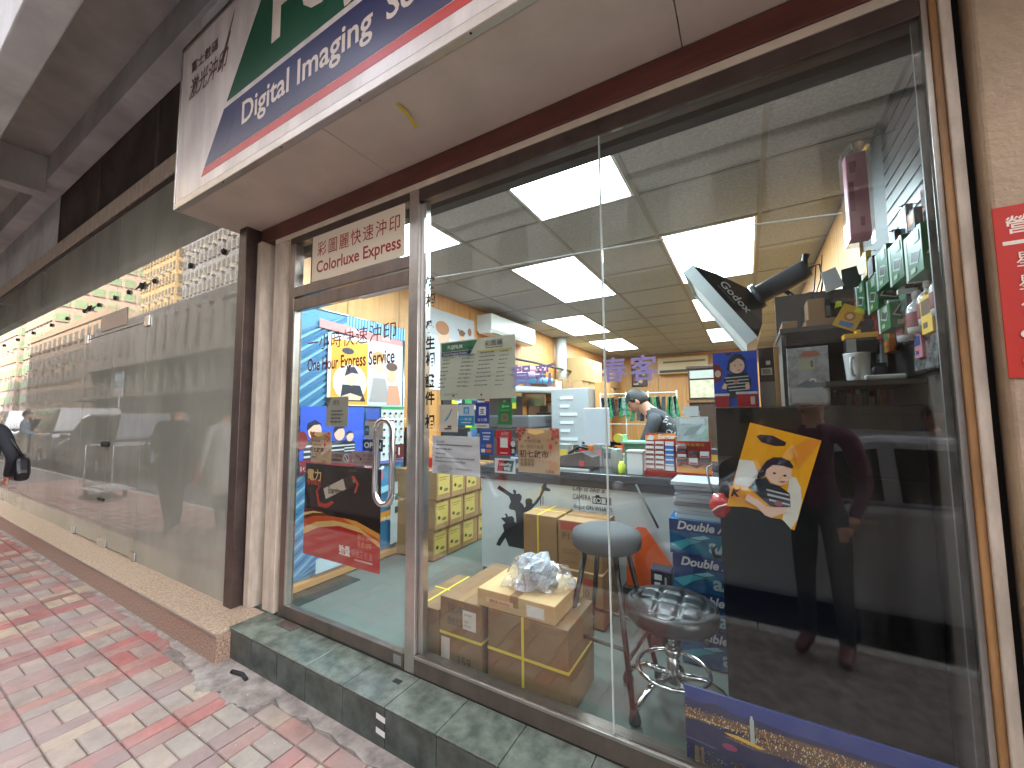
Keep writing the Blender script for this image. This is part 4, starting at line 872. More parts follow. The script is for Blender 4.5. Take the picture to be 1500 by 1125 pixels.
# ------------------------------------------------------------------ people
SKINM = mat('skin', C(206,150,122), .5, noise=(30,.06)); HAIRM = mat('dark_hair', (.018,.015,.014), .5, bump=(160,.5), stretch=(1,1,.25))
def seg_dist(p, a, b):
    ab = b-a; t = max(0, min(1, (p-a).dot(ab)/max(1e-9, ab.length_squared))); return (p-(a+ab*t)).length
def person(base, label, J, mats, group=None, hair=True, face=True, sc=1.0, facing=0.0, hair_m=None, build=1.0, children=None):
    """J: joint positions in the person's frame (x to the person's front, z up). mats: top, trousers, shoes, sleeve (long/short)"""
    t = thing('person', base, label, 'person', group); Rz = Matrix.Rotation(R(facing), 4, 'Z')
    W = Matrix.Translation(Vector(base)) @ Rz @ Matrix.Scale(sc, 4)
    D = dict(pelvis=(0,0,.93), waist=(0,0,1.06), chest=(0,0,1.28), collar=(0,0,1.42), neck=(.01,0,1.49), head=(.03,0,1.60), crown=(.025,0,1.68))
    for s, y in (('l', 1), ('r', -1)):
        D.update({s+'sh': (0,.175*y,1.385), s+'el': (-.02,.235*y,1.10), s+'wr': (.06,.24*y,.86), s+'hip': (0,.085*y,.89), s+'kn': (.015,.095*y,.49), s+'an': (-.01,.10*y,.09), s+'toe': (.15,.115*y,.03)})
    J = dict(J); look = J.pop('look', (1, 0, 0)); D.update(J); V = {k: Vector(v) for k, v in D.items()}
    rad = dict(pelvis=(.135,.11), waist=(.13,.10), chest=(.145,.11), collar=(.085,.07), neck=(.052,.052), head=(.085,.095), crown=(.062,.066), sh=.066, el=.047, wr=.031, hip=.092, kn=.06, an=.043, toe=.036)
    vs, es, rs = [], [], []; ix = {}
    for k, p in V.items():
        ix[k] = len(vs); vs.append(p); r = rad.get(k) or rad.get(k[1:]); r = r if isinstance(r, tuple) else (r, r); rs.append((r[0]*build, r[1]*build))
    bones = [('pelvis','waist','top'), ('waist','chest','top'), ('chest','collar','top'), ('collar','neck','skin'), ('neck','head','skin'), ('head','crown','skin')]
    for s in 'lr': bones += [('collar', s+'sh', 'top'), (s+'sh', s+'el', 'top'), (s+'el', s+'wr', 'sleeve'), ('pelvis', s+'hip', 'trouser'), (s+'hip', s+'kn', 'trouser'), (s+'kn', s+'an', 'trouser'), (s+'an', s+'toe', 'shoe')]
    roots = [0]; bl = [(V[a], V[b], m) for a, b, m in bones]
    es = [(ix[a], ix[b]) for a, b, m in bones]
    for s, y in (('l', 1), ('r', -1)):
        w = V[s+'wr']; d = (w-V[s+'el']).normalized(); side = Vector((0,1,0)).cross(d); side = side.normalized() if side.length > .1 else Vector((1,0,0))
        side = side*1.0; k0 = ix[s+'wr']; pa = w+d*.055; ka = len(vs); vs.append(pa); rs.append((.038,.018)); es.append((k0, ka)); bl.append((w, pa, 'skin'))
        nrm = d.cross(side).normalized()
        for f in range(4):
            o = w+d*.07+side*(-.027+.018*f); L_ = (.062,.072,.068,.052)[f]; k1 = len(vs); roots.append(k1)
            pts = [o, o+d*L_*.45+nrm*y*-.006, o+d*L_*.85+nrm*y*-.026]
            for p in pts: vs.append(p); rs.append((.0085,.0085))
            es += [(k1, k1+1), (k1+1, k1+2)]; bl += [(pts[0], pts[1], 'skin'), (pts[1], pts[2], 'skin')]
        o = w+d*.025+side*.03; k1 = len(vs); roots.append(k1); pts = [o, o+d*.03+side*.028, o+d*.06+side*.034+nrm*y*-.01]
        for p in pts: vs.append(p); rs.append((.0095,.0095))
        es += [(k1, k1+1), (k1+1, k1+2)]; bl += [(pts[0], pts[2], 'skin')]
    me = bpy.data.meshes.new('body'); me.from_pydata(vs, es, []); tmp = bpy.data.objects.new('tmp', me); COL.objects.link(tmp)
    sk = tmp.modifiers.new('s', 'SKIN'); sk.use_smooth_shade = True; sk.branch_smoothing = .6
    for i, r in enumerate(rs): me.skin_vertices[0].data[i].radius = r; me.skin_vertices[0].data[i].use_root = i in roots
    sd = tmp.modifiers.new('d', 'SUBSURF'); sd.levels = sd.render_levels = 2
    bpy.context.view_layer.update(); dg = bpy.context.evaluated_depsgraph_get(); m2 = bpy.data.meshes.new_from_object(tmp.evaluated_get(dg)); bpy.data.objects.remove(tmp)
    order = ['skin', 'top', 'sleeve', 'trouser', 'shoe']; mm = dict(mats); mm.setdefault('skin', SKINM); mm.setdefault('sleeve', mm['top'])
    m2.materials.clear()
    for k in order: m2.materials.append(mm[k])
    for p in m2.polygons:
        c = p.center; best = min(bl, key=lambda q: seg_dist(c, q[0], q[1])); p.material_index = order.index(best[2]); p.use_smooth = True
    m2.transform(W); o = bpy.data.objects.new('body', m2); COL.objects.link(o); children_fix(o, t)
    # head: face, ears, hair
    up = (V['crown']-V['neck']).normalized(); fw = Vector(look); fw = (fw-fw.dot(up)*up).normalized(); lf = up.cross(fw)
    H = W @ Matrix(((fw.x, lf.x, up.x, V['head'].x), (fw.y, lf.y, up.y, V['head'].y), (fw.z, lf.z, up.z, V['head'].z), (0,0,0,1)))
    q = lambda b: b
    hb = MB().ell((0,0,0), (1,1,1), 20, 14); hb.v = [tuple(H @ Vector((p[0]*.098, p[1]*.078, p[2]*.118+.015))) for p in hb.v]; hb.build('head_shape', mm['skin'], t)
    if face:
        n_ = MB().ell((0,0,0), (1,1,1), 10, 8); n_.v = [tuple(H @ Vector((p[0]*.02+.098, p[1]*.015, p[2]*.026-.005))) for p in n_.v]; n_.build('nose', mm['skin'], t)
        for y in (1, -1):
            e = MB().ell((0,0,0), (1,1,1), 10, 6); e.v = [tuple(H @ Vector((p[0]*.006+.086, p[1]*.013+.032*y, p[2]*.006+.022))) for p in e.v]; e.build('eye', mat('eye_dark', (.03,.02,.02), .3), t)
            e = MB().ell((0,0,0), (1,1,1), 10, 8); e.v = [tuple(H @ Vector((p[0]*.018-.005, p[1]*.010+.080*y, p[2]*.03+.0))) for p in e.v]; e.build('ear', mm['skin'], t)
        m_ = MB().ell((0,0,0), (1,1,1), 10, 6); m_.v = [tuple(H @ Vector((p[0]*.006+.088, p[1]*.024, p[2]*.006-.048))) for p in m_.v]; m_.build('mouth', mat('lips', C(170,96,88), .5), t)
    if hair:
        hb = MB(); n, k = 26, 16; vv = []
        for i in range(k+1):
            for j in range(n):
                th = math.pi*i/k; ph = 2*math.pi*j/n; x, y, z = math.sin(th)*math.cos(ph), math.sin(th)*math.sin(ph), math.cos(th)
                lim = .30+.0*x if x > .35 else (-.05 if x > -.1 else -.5)
                zz = max(z, lim if z < lim else z); wob = 1+.02*math.sin(9*ph+3*th)
                vv.append(H @ Vector((x*.107*wob-.006, y*.087*wob, max(z, lim)*.126*wob+.018)))
        hb.add(vv, [(i*n+j, (i+1)*n+j, (i+1)*n+(j+1) % n, i*n+(j+1) % n) for i in range(k) for j in range(n)], 0, True); hb.build('hair', hair_m or HAIRM, t)
    return t, H, W
DKTOP = mat('charcoal_shirt', C(58,60,66), .8, noise=(10,.2), bump=(70,.3)); DKTR = mat('dark_trousers', (.02,.02,.024), .8); SHOE = mat('dark_shoes', (.03,.028,.028), .5)
sk_, H_, W_ = person((-.43, 2.62, .18), 'shopkeeper in a charcoal top with white back print bending over his work behind the counter',
    dict(pelvis=(0,0,.86), waist=(.07,0,.98), chest=(.24,0,1.16), collar=(.36,0,1.28), neck=(.42,0,1.335), head=(.50,0,1.40), crown=(.525,0,1.47), look=(1,.15,-.75),
         lsh=(.31,.17,1.23), rsh=(.31,-.17,1.23), lel=(.42,.22,.98), rel=(.42,-.24,.98), lwr=(.58,.14,.90), rwr=(.60,-.14,.90)),
    dict(top=DKTOP, trouser=DKTR, shoe=SHOE, sleeve=SKINM), facing=180, build=1.08)
gl_ = MB()
for y in (1, -1): 
    rr = [tuple(H_ @ Vector((.094, .033*y+.022*math.cos(R(a)), .022+.017*math.sin(R(a))))) for a in range(0, 360, 24)]; gl_.tube(rr, .002, 5, 0, closed=True)
    gl_.tube([tuple(H_ @ Vector((.093,.055*y,.026))), tuple(H_ @ Vector((-.01,.082*y,.024)))], .002, 5)
gl_.build('glasses', BLACK, sk_)

from mathutils.bvhtree import BVHTree
def cling(owner, M, pieces, m, off=.004, name='back_print'):
    """lettering laid on the cloth of a figure: each point is dropped along the panel's inward normal onto the body"""
    bd = [c for c in owner.children if c.name.startswith('body')][0]; bv = BVHTree.FromPolygons([v.co for v in bd.data.vertices], [tuple(p.vertices) for p in bd.data.polygons])
    n = M.col[2].xyz.normalized(); mb = MB()
    for (u, v, size, body, kw) in pieces:
        t_ = MB(); put_text(t_, M, 0, u, v, size, body, 0, **kw); vs = []
        for p in t_.v:
            h = bv.ray_cast(Vector(p)+n*.5, -n); vs.append(tuple(h[0]+n*off) if h[0] is not None else None)
        mb.add([v_ or t_.v[0] for v_ in vs], [f for f in t_.f if all(vs[i] for i in f)])
    return mb.build(name, m, owner)
cling(sk_, frame((-.70,2.35,1.36), (.93,0,-.36), (.36,0,.93)), [(.0,.03,.09,'印花', dict(bold=.03)), (.06,-.055,.06,'CLUB', dict(bold=.03)), (.10,-.11,.05,'文字', dict(bold=.02))], ink((214,214,214)))

# ------------------------------------------------------------------ on and behind the counter
CZ = 1.0505
def battery_rack(x0, x1, z1, label, right):
    t = thing('battery_rack', ((x0+x1)/2, 1.43, CZ), label, 'display rack'); w = x1-x0
    MB().prism([(0,0), (w,0), (w,z1-CZ), (0,z1-CZ)], 0, .012, 0, frame((x0,1.44,CZ), (1,0,0), (0,.12,1))).build('back_card', mat('rack_red', C(176,40,30), .35, noise=(4,.15)), t, .002)
    box('base', x0, x1, 1.40, 1.55, CZ, CZ+.03, mat('rack_red', C(176,40,30)), t, .002)
    M = frame((x0,1.426,CZ), (1,0,0), (0,.12,1)); rnd = random.Random(int(x1*100)+50); 
    if not right:
        printing(M, 0, [('p', [(0,.235), (.20,.25), (.20,.285), (0,.27)], (238,150,60)), ('t', .085, .248, .042, 'Energizer', (240,236,230), dict(bold=.02, shear=.25, width=.11)), ('p', [(.01,.24),(.03,.275),(.06,.262),(.05,.235)], (220,216,210))], t)
        for c in range(3):
            for r in range(6):
                b = MB().box(.005+c*.064, .06+c*.064, .035+r*.033, .064+r*.033, .004, .016, 0, M); b.box(.007+c*.064, .058+c*.064, .036+r*.033, .046+r*.033, .0161, .0168, 1, M)
                col = (226,220,214) if c < 2 else ((60,120,196) if r in (1,2,3,4) else (216,214,214))
                b.build('battery_pack', [ink(col, .25), ink((150,40,36) if c < 2 else (220,224,228), .3)], t)
    else:
        printing(M, 0, [('p', [(0,0), (.208,0), (.208,.11), (.12,.06), (.05,.085), (0,.06)], (236,170,60)), ('t', .03, .205, .02, '高性能電池', (236,180,70), dict(width=.14))], t)
        for c in range(3):
            for r in range(3 if c else 4):
                x = .008+c*.068; y = .085+r*(.045 if c else .034)
                if c and r == 2: continue
                b = MB().box(x, x+.052, y, y+.03 if not c else y+.04, .004, .018, 0, M); b.box(x+.004, x+.048, y+.003, y+.012, .0181, .0188, 1, M)
                b.build('battery_pack', [ink((210,206,204) if (r+c) % 2 else (70,66,70), .25), ink((160,36,34), .3)], t)
        M2 = frame((x0+.01,1.42,CZ+.235), (1,0,0), (0,.06,1))
        MB().prism([(0,0), (.19,0), (.19,.16), (0,.16)], 0, .01, 0, M2).build('clear_pocket', mat('milky_pocket', C(196,204,202), .15, noise=(16,.25), coat=.5), t, .002)
        printing(M2, .01, [('p', [(.03,.03), (.11,.05), (.16,.11), (.08,.09)], (150,160,160)), ('r', .02, .115, .17, .15, (210,214,212)), ('p', [(.12,.02), (.18,.03), (.18,.09)], (168,200,180))], t)
        MB().tube([(x0+.05,1.43,CZ+.395), (x0+.05,1.44,CZ+.43), (x0+.15,1.44,CZ+.43), (x0+.15,1.43,CZ+.395)], .003, 6).build('hook', STEEL, t)
        MB().box(x0+.055, x0+.145, 1.437, 1.441, CZ+.40, CZ+.465).build('tag_card', ink((208,208,204)), t)
battery_rack(-.622, -.424, 1.335, 'red battery rack of white packs on the counter right of the shopkeeper', False)
battery_rack(-.418, -.21, 1.30, 'battery rack with clear pocket on top nearest the black cabinet', True)
def simple(name, label, cat, mb, m, bevel=.003, group=None): return props(mb.build(name, m, None, bevel), label, cat, group)
wbx = simple('white_box', 'white lidless card box on the counter left of the battery racks', 'box', MB().box(-.735, -.63, 1.38, 1.47, CZ, 1.20).box(-.739, -.626, 1.376, 1.474, 1.2005, 1.215), WHITE)
simple('highlighter_pot', 'fluorescent yellow pot beside the white box on the counter', 'pot', MB().lathe([(.022,0), (.024,.01), (.024,.065), (.016,.07), (.016,.085)], (-.775,1.39,CZ), 16), mat('fluo_yellow', C(222,236,60), .35), 0)
simple('grey_canister', 'grey metal canister with black lid behind the yellow pot', 'canister', MB().lathe([(.04,0), (.042,.005), (.042,.15), (.038,.155), (.038,.165), (0,.166)], (-.83,1.47,CZ), 24), mat('canister_grey', C(150,154,148), .35, .5), 0)
gt = thing('green_tray', (-.72,1.58,CZ), 'pale green plastic tray with tape dispenser behind the white box', 'tray')
MB().box(-.82,-.62,1.54,1.70,CZ+.20,CZ+.215).box(-.82,-.81,1.54,1.70,CZ+.2155,CZ+.26).box(-.63,-.62,1.54,1.70,CZ+.2155,CZ+.26).build('tray_shell', mat('mint_plastic', C(150,204,170), .35), gt, .002)
MB().box(-.80,-.64,1.56,1.68,CZ,CZ+.1995).build('tray_base', mat('mint_dark', C(96,150,120), .4), gt, .003); MB().lathe([(.03,-.012),(.034,-.012),(.034,.012),(.03,.012)], (0,0,0), 20, 0, Matrix.Translation((-.84,1.56,CZ+.235)) @ Matrix.Rotation(R(90),4,'X')).build('tape_roll', ink((214,196,60)), gt)
cd = thing('card_reader', (-1.15,1.45,CZ), 'black desk machine on the counter right of the new year notice', 'machine')
MB().prism([(0,0), (.30,0), (.30,.10), (.22,.135), (.05,.10), (0,.05)], 0, .18, 0, frame((-1.30,1.60,CZ), (1,0,0), (0,0,1))).build('housing', mat('machine_dark', C(52,44,42), .35, noise=(9,.3)), cd, .006)
MB().box(-1.36,-1.02,1.38,1.62,CZ-.0,CZ+.012).build('paper_mat', ink((206,208,206)), cd); MB().tube([(-1.22,1.5,CZ+.11), (-1.12,1.48,CZ+.17), (-1.06,1.5,CZ+.15)], .012, 8).build('arm', BLACK, cd); MB().box(-1.10,-1.06,1.41,1.4195,CZ+.03,CZ+.07).build('badge', ink((176,30,30)), cd)
lf_ = thing('leaflet_stand', (-1.33,1.45,CZ), 'clear stand with mint and white leaflets on the counter behind the new year notice', 'leaflet stand')
MB().prism([(0,0), (.15,0), (.13,.22), (-.02,.22)], 0, .006, 0, frame((-1.43,1.44,CZ+.02), (1,0,0), (0,.3,1))).build('stand_back', mat('mint_leaflet', C(150,206,196), .3), lf_, .001)
printing(frame((-1.43,1.434,CZ+.02), (1,0,0), (0,.3,1)), .0065, [('r', .01, .01, .13, .14, (220,226,224)), ('r', .02, .15, .10, .21, (60,170,150)), ('t', .035, .155, .05, '11', (236,240,238), dict(bold=.03))]+lines_of(.02, .13, .1, 7, .015, .005, (150,170,176), 4), lf_)
box('base', -1.44, -1.26, 1.40, 1.52, CZ, CZ+.02, CLEAR, lf_)
mo = thing('monitor', (-1.1,1.95,CZ), 'back of a white flat monitor standing on the counter', 'monitor')
box('shell', -1.22, -1.0, 1.86, 1.885, 1.20, 1.52, mat('monitor_white', C(206,212,220), .35), mo, .006); box('stem', -1.13, -1.09, 1.8855, 1.90, CZ, 1.30, WHITE, mo, .003); box('foot', -1.19, -1.03, 1.83, 1.93, CZ, CZ+.012, WHITE, mo, .003)
wr_ = thing('wire_rack', (-.95,2.15,1.05), 'white wire rack hung with green wrapped film behind the counter', 'rack')
box('bench', -1.55, -.62, 2.10, 2.30, .182, 1.02, mat('bench_grey', C(150,150,146), .5), wr_, .004)
for x in (-1.50, -1.20, -.95, -.65): MB().tube([(x,3.20,1.021), (x,3.20,1.72)], .006, 6).build('upright', WHITE, wr_)
for z in (1.35, 1.70): MB().tube([(-1.5,3.20,z), (-.65,3.20,z)], .005, 6).build('cross_bar', WHITE, wr_)
rnd = random.Random(11)
for i in range(22):
    x = -1.46+.038*i; h_ = rnd.uniform(.16,.3); z0 = 1.66-h_; c = rnd.choice([(40,110,74), (58,130,90), (70,74,76), (126,140,134), (36,40,42)])
    MB().prism([(0,0), (.045,.01), (.04,h_), (.004,h_*.97)], 0, .03, 0, fr_front(x, 3.20, z0, rnd.uniform(-12,12))).build('film_bag', mat('bagged_%d_%d_%d' % c, C(*c), .15, noise=(30,.6), coat=.6), wr_, .003)
for i, (x, y, w, d_, h_, c, lab) in enumerate(((-1.42,2.15,.16,.14,.16,(70,72,74),'dark grey printer on the work bench behind the monitor'), (-1.0,2.14,.10,.12,.07,(200,198,190),'pale paper block on the work bench'), (-.85,2.13,.13,.1,.10,(120,122,120),'grey cutter on the work bench beside the shopkeeper'), (-.72,2.2,.08,.08,.14,(168,170,164),'light grey tin on the work bench near the shopkeeper hand'))):
    b = MB().box(x, x+w, y, y+d_, 1.0215, 1.0215+h_); b.box(x+.01, x+w-.01, y-.004, y-.0005, 1.03, 1.03+h_*.5); simple('desk_item', lab, 'desk item', b, ink(c, .35), .004)
cash = thing('wall_cabinet', (-.5,4.1,1.0), 'dark wooden cabinet with glass doors at the back of the shop', 'cabinet')
DW = mat('dark_wood', C(74,54,42), .4, noise=(5,.3), stretch=(8,8,1))
box('carcass', -.62, -.30, 4.02, 4.4, .182, 2.02, DW, cash, .004); box('cornice', -.64, -.28, 3.995, 4.42, 2.021, 2.06, DW, cash, .006)
box('glass_door', -.60, -.33, 4.0, 4.0195, 1.90, 2.0, mat('lit_pane', C(190,196,190), .15), cash, .002); box('glass_door', -.60, -.33, 4.0, 4.0195, 1.66, 1.88, mat('lit_pane2', C(214,206,178), .15, noise=(12,.2)), cash, .002); box('shelf_rail', -.64, -.28, 3.99, 4.0195, 1.60, 1.63, WOODB, cash)
box('orange_partition', -.28, .60, 3.98, 4.05, .182, 2.05, ORWOOD, None, .003, label='orange wood partition behind the boy photo and softbox', cat='partition')
cvp = thing('cream_wall_unit', (-.7,8.3,2.3), 'long cream air conditioner on the orange back wall', 'air conditioner')
box('casing', -1.75, -.68, 8.25, 8.484, 2.37, 2.76, mat('aged_cream', C(196,176,138), .5), cvp, .02); box('intake_slot', -1.62, -.74, 8.24, 8.2495, 2.62, 2.66, mat('slot_brown', C(120,96,70), .6), cvp); box('outlet_slot', -1.7, -.72, 8.24, 8.2495, 2.40, 2.46, mat('slot_dark', C(70,66,60), .6), cvp)
bp_ = thing('framed_picture', (-2.2,8.45,2.12), 'dark framed colourful picture on the orange back wall above the shopkeeper', 'picture')
box('frame', -2.40, -2.03, 8.455, 8.484, 2.12, 2.66, BLACK, bp_, .006); rnd = random.Random(8)
printing(fr_front(-2.40, 8.4545, 2.12), 0, [('r', .03, .03, .34, .51, (92,52,46))]+[('c', rnd.uniform(.07,.30), rnd.uniform(.08,.46), rnd.uniform(.015,.045), rnd.choice([(206,176,150), (170,80,60), (70,84,104), (214,190,120), (60,44,44)])) for _ in range(26)]+[('r', .05, .05, .16, .08, (220,210,190))], bp_)
rnd = random.Random(77)
for ca, cb_ in colour_pairs(30, 3):
    x = rnd.uniform(-1.88, -.25); y = rnd.uniform(1.66, 1.84); w = rnd.uniform(.04,.12); h_ = rnd.uniform(.04,.18)
    o = MB().box(x, x+w, y, y+.07, CZ+.0005, CZ+h_).build('counter_item', ink(CN[ca], .35), bevel=.004); props(o, 'small %s item with %s panel along the back edge of the counter' % (ca, cb_), 'counter item', 'jumble along the back of the counter')
    printing(fr_front(x, y-.0004, CZ), 0, [('r', w*.15, h_*.45, w*.85, h_*.75, CN[cb_])], o)
for ca, cb_ in colour_pairs(26, 4):
    x = rnd.uniform(-1.5, -.7); w = rnd.uniform(.05,.14); h_ = rnd.uniform(.05,.22)
    o = MB().box(x, x+w, 2.24, 2.29, 1.0215, 1.0215+h_).build('bench_item', ink(CN[ca], .35), bevel=.004); props(o, 'small %s item with %s panel along the back of the work bench' % (ca, cb_), 'bench item', 'jumble along the work bench')
    printing(fr_front(x, 2.2396, 1.0215), 0, [('r', w*.15, h_*.45, w*.85, h_*.75, CN[cb_])], o)
# left wall: air conditioner, posters, roll rack, shelf
ac = thing('air_conditioner', (-2.87,3.35,2.5), 'white split air conditioner high on the orange left wall', 'air conditioner')
MB().prism([(0,.05), (.04,0), (.20,.0), (.235,.05), (.235,.25), (.0,.25)], 0, 1.22, 0, Matrix(((1,0,0,-2.984), (0,0,1,2.74), (0,1,0,2.515), (0,0,0,1)))).build('casing', mat('ac_white', C(226,228,224), .3), ac, .008)
box('louvre', -2.80, -2.7475, 2.80, 3.90, 2.5165, 2.5195, mat('ac_grey', C(150,154,154), .5), ac)
pc = panel('portrait_poster', 'large pale studio portrait poster on the wall left of the air conditioner', 'poster', fr_px(-2.984, 1.80, 1.75), .88, .92, (206,208,212), [
    ('r', 0, .62, .88, .92, (190,192,196)), ('c', .28, .62, .10, .13, (226,184,156)), ('c', .26, .72, .12, .08, (176,116,74)), ('p', [(.12,.25), (.20,.48), (.36,.50), (.46,.25), (.4,0), (.1,0)], (214,216,222)),
    ('c', .62, .66, .055, .07, (222,178,150)), ('p', [(.5,.5), (.56,.6), (.70,.6), (.76,.5), (.76,.3), (.5,.3)], (150,128,112)), ('c', .62, .72, .06, .04, (120,84,60)), ('c', .78, .76, .04, .05, (150,100,70)), ('r', .54, .74, .57, .76, (60,50,48)), ('r', .66, .72, .69, .74, (60,50,48))], th=.006)
pr = thing('price_wall_board', (-2.97,2.9,1.4), 'dark wall display with small photos behind the payment stickers', 'display')
box('board', -2.984, -2.95, 2.05, 3.9, 1.02, 1.74, mat('display_dark', C(40,42,46), .4), pr); rnd = random.Random(4)
for i in range(34):
    y = 2.08+rnd.random()*1.7; z = 1.05+rnd.random()*.6; w = rnd.uniform(.06,.16)
    box('photo_print', -2.9495, -2.946+.0002*i, y, y+w, z, z+w*.75, ink(rnd.choice([(196,200,196), (90,120,170), (60,150,90), (214,210,60), (150,152,156), (210,150,120)]), .3), pr)
mach = thing('photo_machine', (-2.4,3.2,.18), 'dark photo printing machine with grey panels behind the window stickers', 'machine')
box('body', -2.86, -2.12, 2.62, 3.5, .182, 1.30, mat('machine_charcoal', C(58,58,62), .4, noise=(3,.15)), mach, .01); box('hood', -2.80, -2.2, 2.70, 3.4, 1.301, 1.46, mat('machine_grey', C(96,98,102), .4), mach, .02)
box('side_panel', -2.70, -2.25, 2.605, 2.6195, .40, 1.20, mat('machine_mid', C(84,84,88), .4), mach, .003); box('red_lamp', -2.60, -2.45, 2.60, 2.6195, 1.21, 1.28, ink((210,40,36), .3), mach)
for k in range(9): box('vent_slat', -2.66, -2.30, 2.596, 2.6045, .50+.05*k, .52+.05*k, BLACK, mach)
gp = thing('grey_cabinet', (-1.95,3.3,.18), 'tall pale grey cabinet with white lettering strips behind the green payment sticker', 'cabinet')
box('body', -2.10, -1.62, 3.1, 3.6, .182, 1.78, mat('pale_grey_steel', C(168,172,174), .4, noise=(2,.06)), gp, .006)
for k in range(8): box('label_strip', -1.98, -1.98+.12+.05*(k % 3), 3.092, 3.0995, .95+.1*k, .985+.1*k, ink((222,224,224)), gp)
op = props(MB().box(-1.60, -1.42, 3.3, 3.36, .182, 1.86).build('orange_post_panel', ORWOOD, bevel=.003), 'narrow orange wood panel beside the grey cabinet', 'panel')
rk = thing('roll_rack', (-2.6,3.4,1.8), 'black wall rail holding coloured background paper rolls under the air conditioner', 'rack')
MB().tube([(-2.93,2.9,2.28), (-2.80,3.9,2.27), (-2.80,6.2,2.26)], .02, 8).build('rail', BLACK, rk)
for i, (c, z, y1) in enumerate((((206,130,150),2.10,3.75), ((70,160,206),1.96,3.95), ((198,206,206),1.83,4.05), ((170,150,206),2.02,3.6))):
    MB().tube([(-2.80,2.7,z-.03), (-2.50,y1,z)], .05, 14).build('paper_roll', ink(c, .4), rk); MB().tube([(-2.50,y1,z), (-2.477,y1+.06,z+.002)], [.03,.018], 10).build('end_plug', BLACK, rk)
hs = thing('stock_shelf', (-2.6,5.8,1.78), 'long brown wall shelf on the left wall carrying cartons', 'shelf')
box('shelf_board', -2.984, -2.55, 3.95, 8.3, 1.78, 1.815, WOODB, hs, .003)
for y in (4.0, 5.2, 6.4, 7.6): box('bracket', -2.984, -2.62, y, y+.03, 1.60, 1.7795, STEEL, hs)
rnd = random.Random(21); pl = ['first', 'second', 'third', 'fourth', 'fifth', 'sixth', 'seventh']
for i, (y0, y1, z1, m_) in enumerate(((4.02,4.30,2.02,WOODB), (4.36,4.55,2.0,WHITE), (4.6,5.05,2.05,CARTON), (5.5,6.3,2.08,CARTON2), (6.35,6.9,2.02,CARTON), (6.95,7.5,2.05,CARTON2), (7.55,8.1,2.0,CARTON))):
    carton('%s box from the left in the row along the brown wall shelf' % pl[i], -2.95, -2.58, y0, y1, 1.816, z1, 'boxes on the brown wall shelf', m_, (), 'x' if m_ in (CARTON, CARTON2) else '')
carton('large carton stacked above the row on the brown wall shelf', -2.95, -2.56, 5.5, 6.6, 2.082, 2.52, 'boxes on the brown wall shelf', CARTON2, [('y',.4)], 'x')
carton('second large carton stacked beside the grey pipe end of the wall shelf', -2.95, -2.58, 6.92, 7.9, 2.06, 2.45, 'boxes on the brown wall shelf', CARTON, (), 'x')
pi = props(MB().tube([(-2.86,5.2,1.82), (-2.86,5.2,2.846)], .10, 18).build('grey_pipe', mat('grey_pipe', C(186,186,182), .45)), 'vertical pale grey pipe in front of the orange left wall', 'pipe')
ug = thing('under_shelf_rack', (-2.6,5.5,.9), 'rack of dark bags and small goods under the brown wall shelf', 'rack')
box('back_board', -2.984, -2.95, 4.1, 8.2, .95, 1.7, mat('rack_back', C(120,92,66), .6, noise=(3,.2)), ug)
for i in range(60):
    y = rnd.uniform(4.1, 7.9); z = rnd.uniform(.95, 1.52); w = rnd.uniform(.07,.2); h_ = rnd.uniform(.07,.2); c = rnd.choice([(44,44,48), (70,72,74), (150,150,146), (196,196,190), (58,96,76), (110,82,60), (90,90,96), (30,30,34)])
    MB().prism([(0,0), (w,rnd.uniform(0,.02)), (w*.9,h_), (w*.1,h_*.95)], 0, rnd.uniform(.05,.25), 0, fr_px(-2.949, y, z)).build('hanging_goods', ink(c, .3), ug, .006)
yb = crumple((-2.5,6.3,1.64), (.05,.19,.14), 9, 20, 12, .12, False).build('yellow_bag', mat('yellow_bag', C(240,166,20), .35)); props(yb, 'bright yellow bag hanging under the brown wall shelf', 'bag')
sr = MB().tube([(-2.45,4.6,1.0), (-2.5,4.75,1.55)], .012, 8).build('wood_rod', mat('pale_rod', C(206,180,140), .5)); props(sr, 'pale wooden rod leaning under the brown wall shelf', 'rod')

# left-wall display board seen through the door
wd = thing('display_board', (-2.95,.95,.2), 'tall blue display board of sample photos on the left wall behind the door', 'display board')
SKYB = (92,168,214)
MB().prism([(0,0), (1.10,0), (1.10,2.1), (0,2.1)], 0, .03, 0, fr_px(-2.984,.34,.235)).build('board', mat('display_blue', C(84,144,182), .35), wd, .003)
MB().tube([(-2.95,.35,2.337), (-2.95,1.43,2.337)], .008, 8).build('top_rail', CHROME, wd); MB().tube([(-2.948,1.437,.25), (-2.948,1.437,2.33)], .008, 8).build('side_rail', STEEL, wd)
Mw = fr_px(-2.9535, .34, .235); it = []
for k in range(44):   # pale diagonal rays of the printed backdrop
    y = .02+k*.05; it.append(('p', [(0, max(0, y-.30)), (0, max(0, y-.275)), (.42, min(2.1, y+.02)), (.42, min(2.1, y))], (62,116,160) if k % 2 else (134,180,204)))
for k in range(22): it.append(('p', [(.42+.031*k, 1.98), (.435+.031*k, 1.98), (.44+.031*k, 2.1), (.425+.031*k, 2.1)], (150,206,226)))
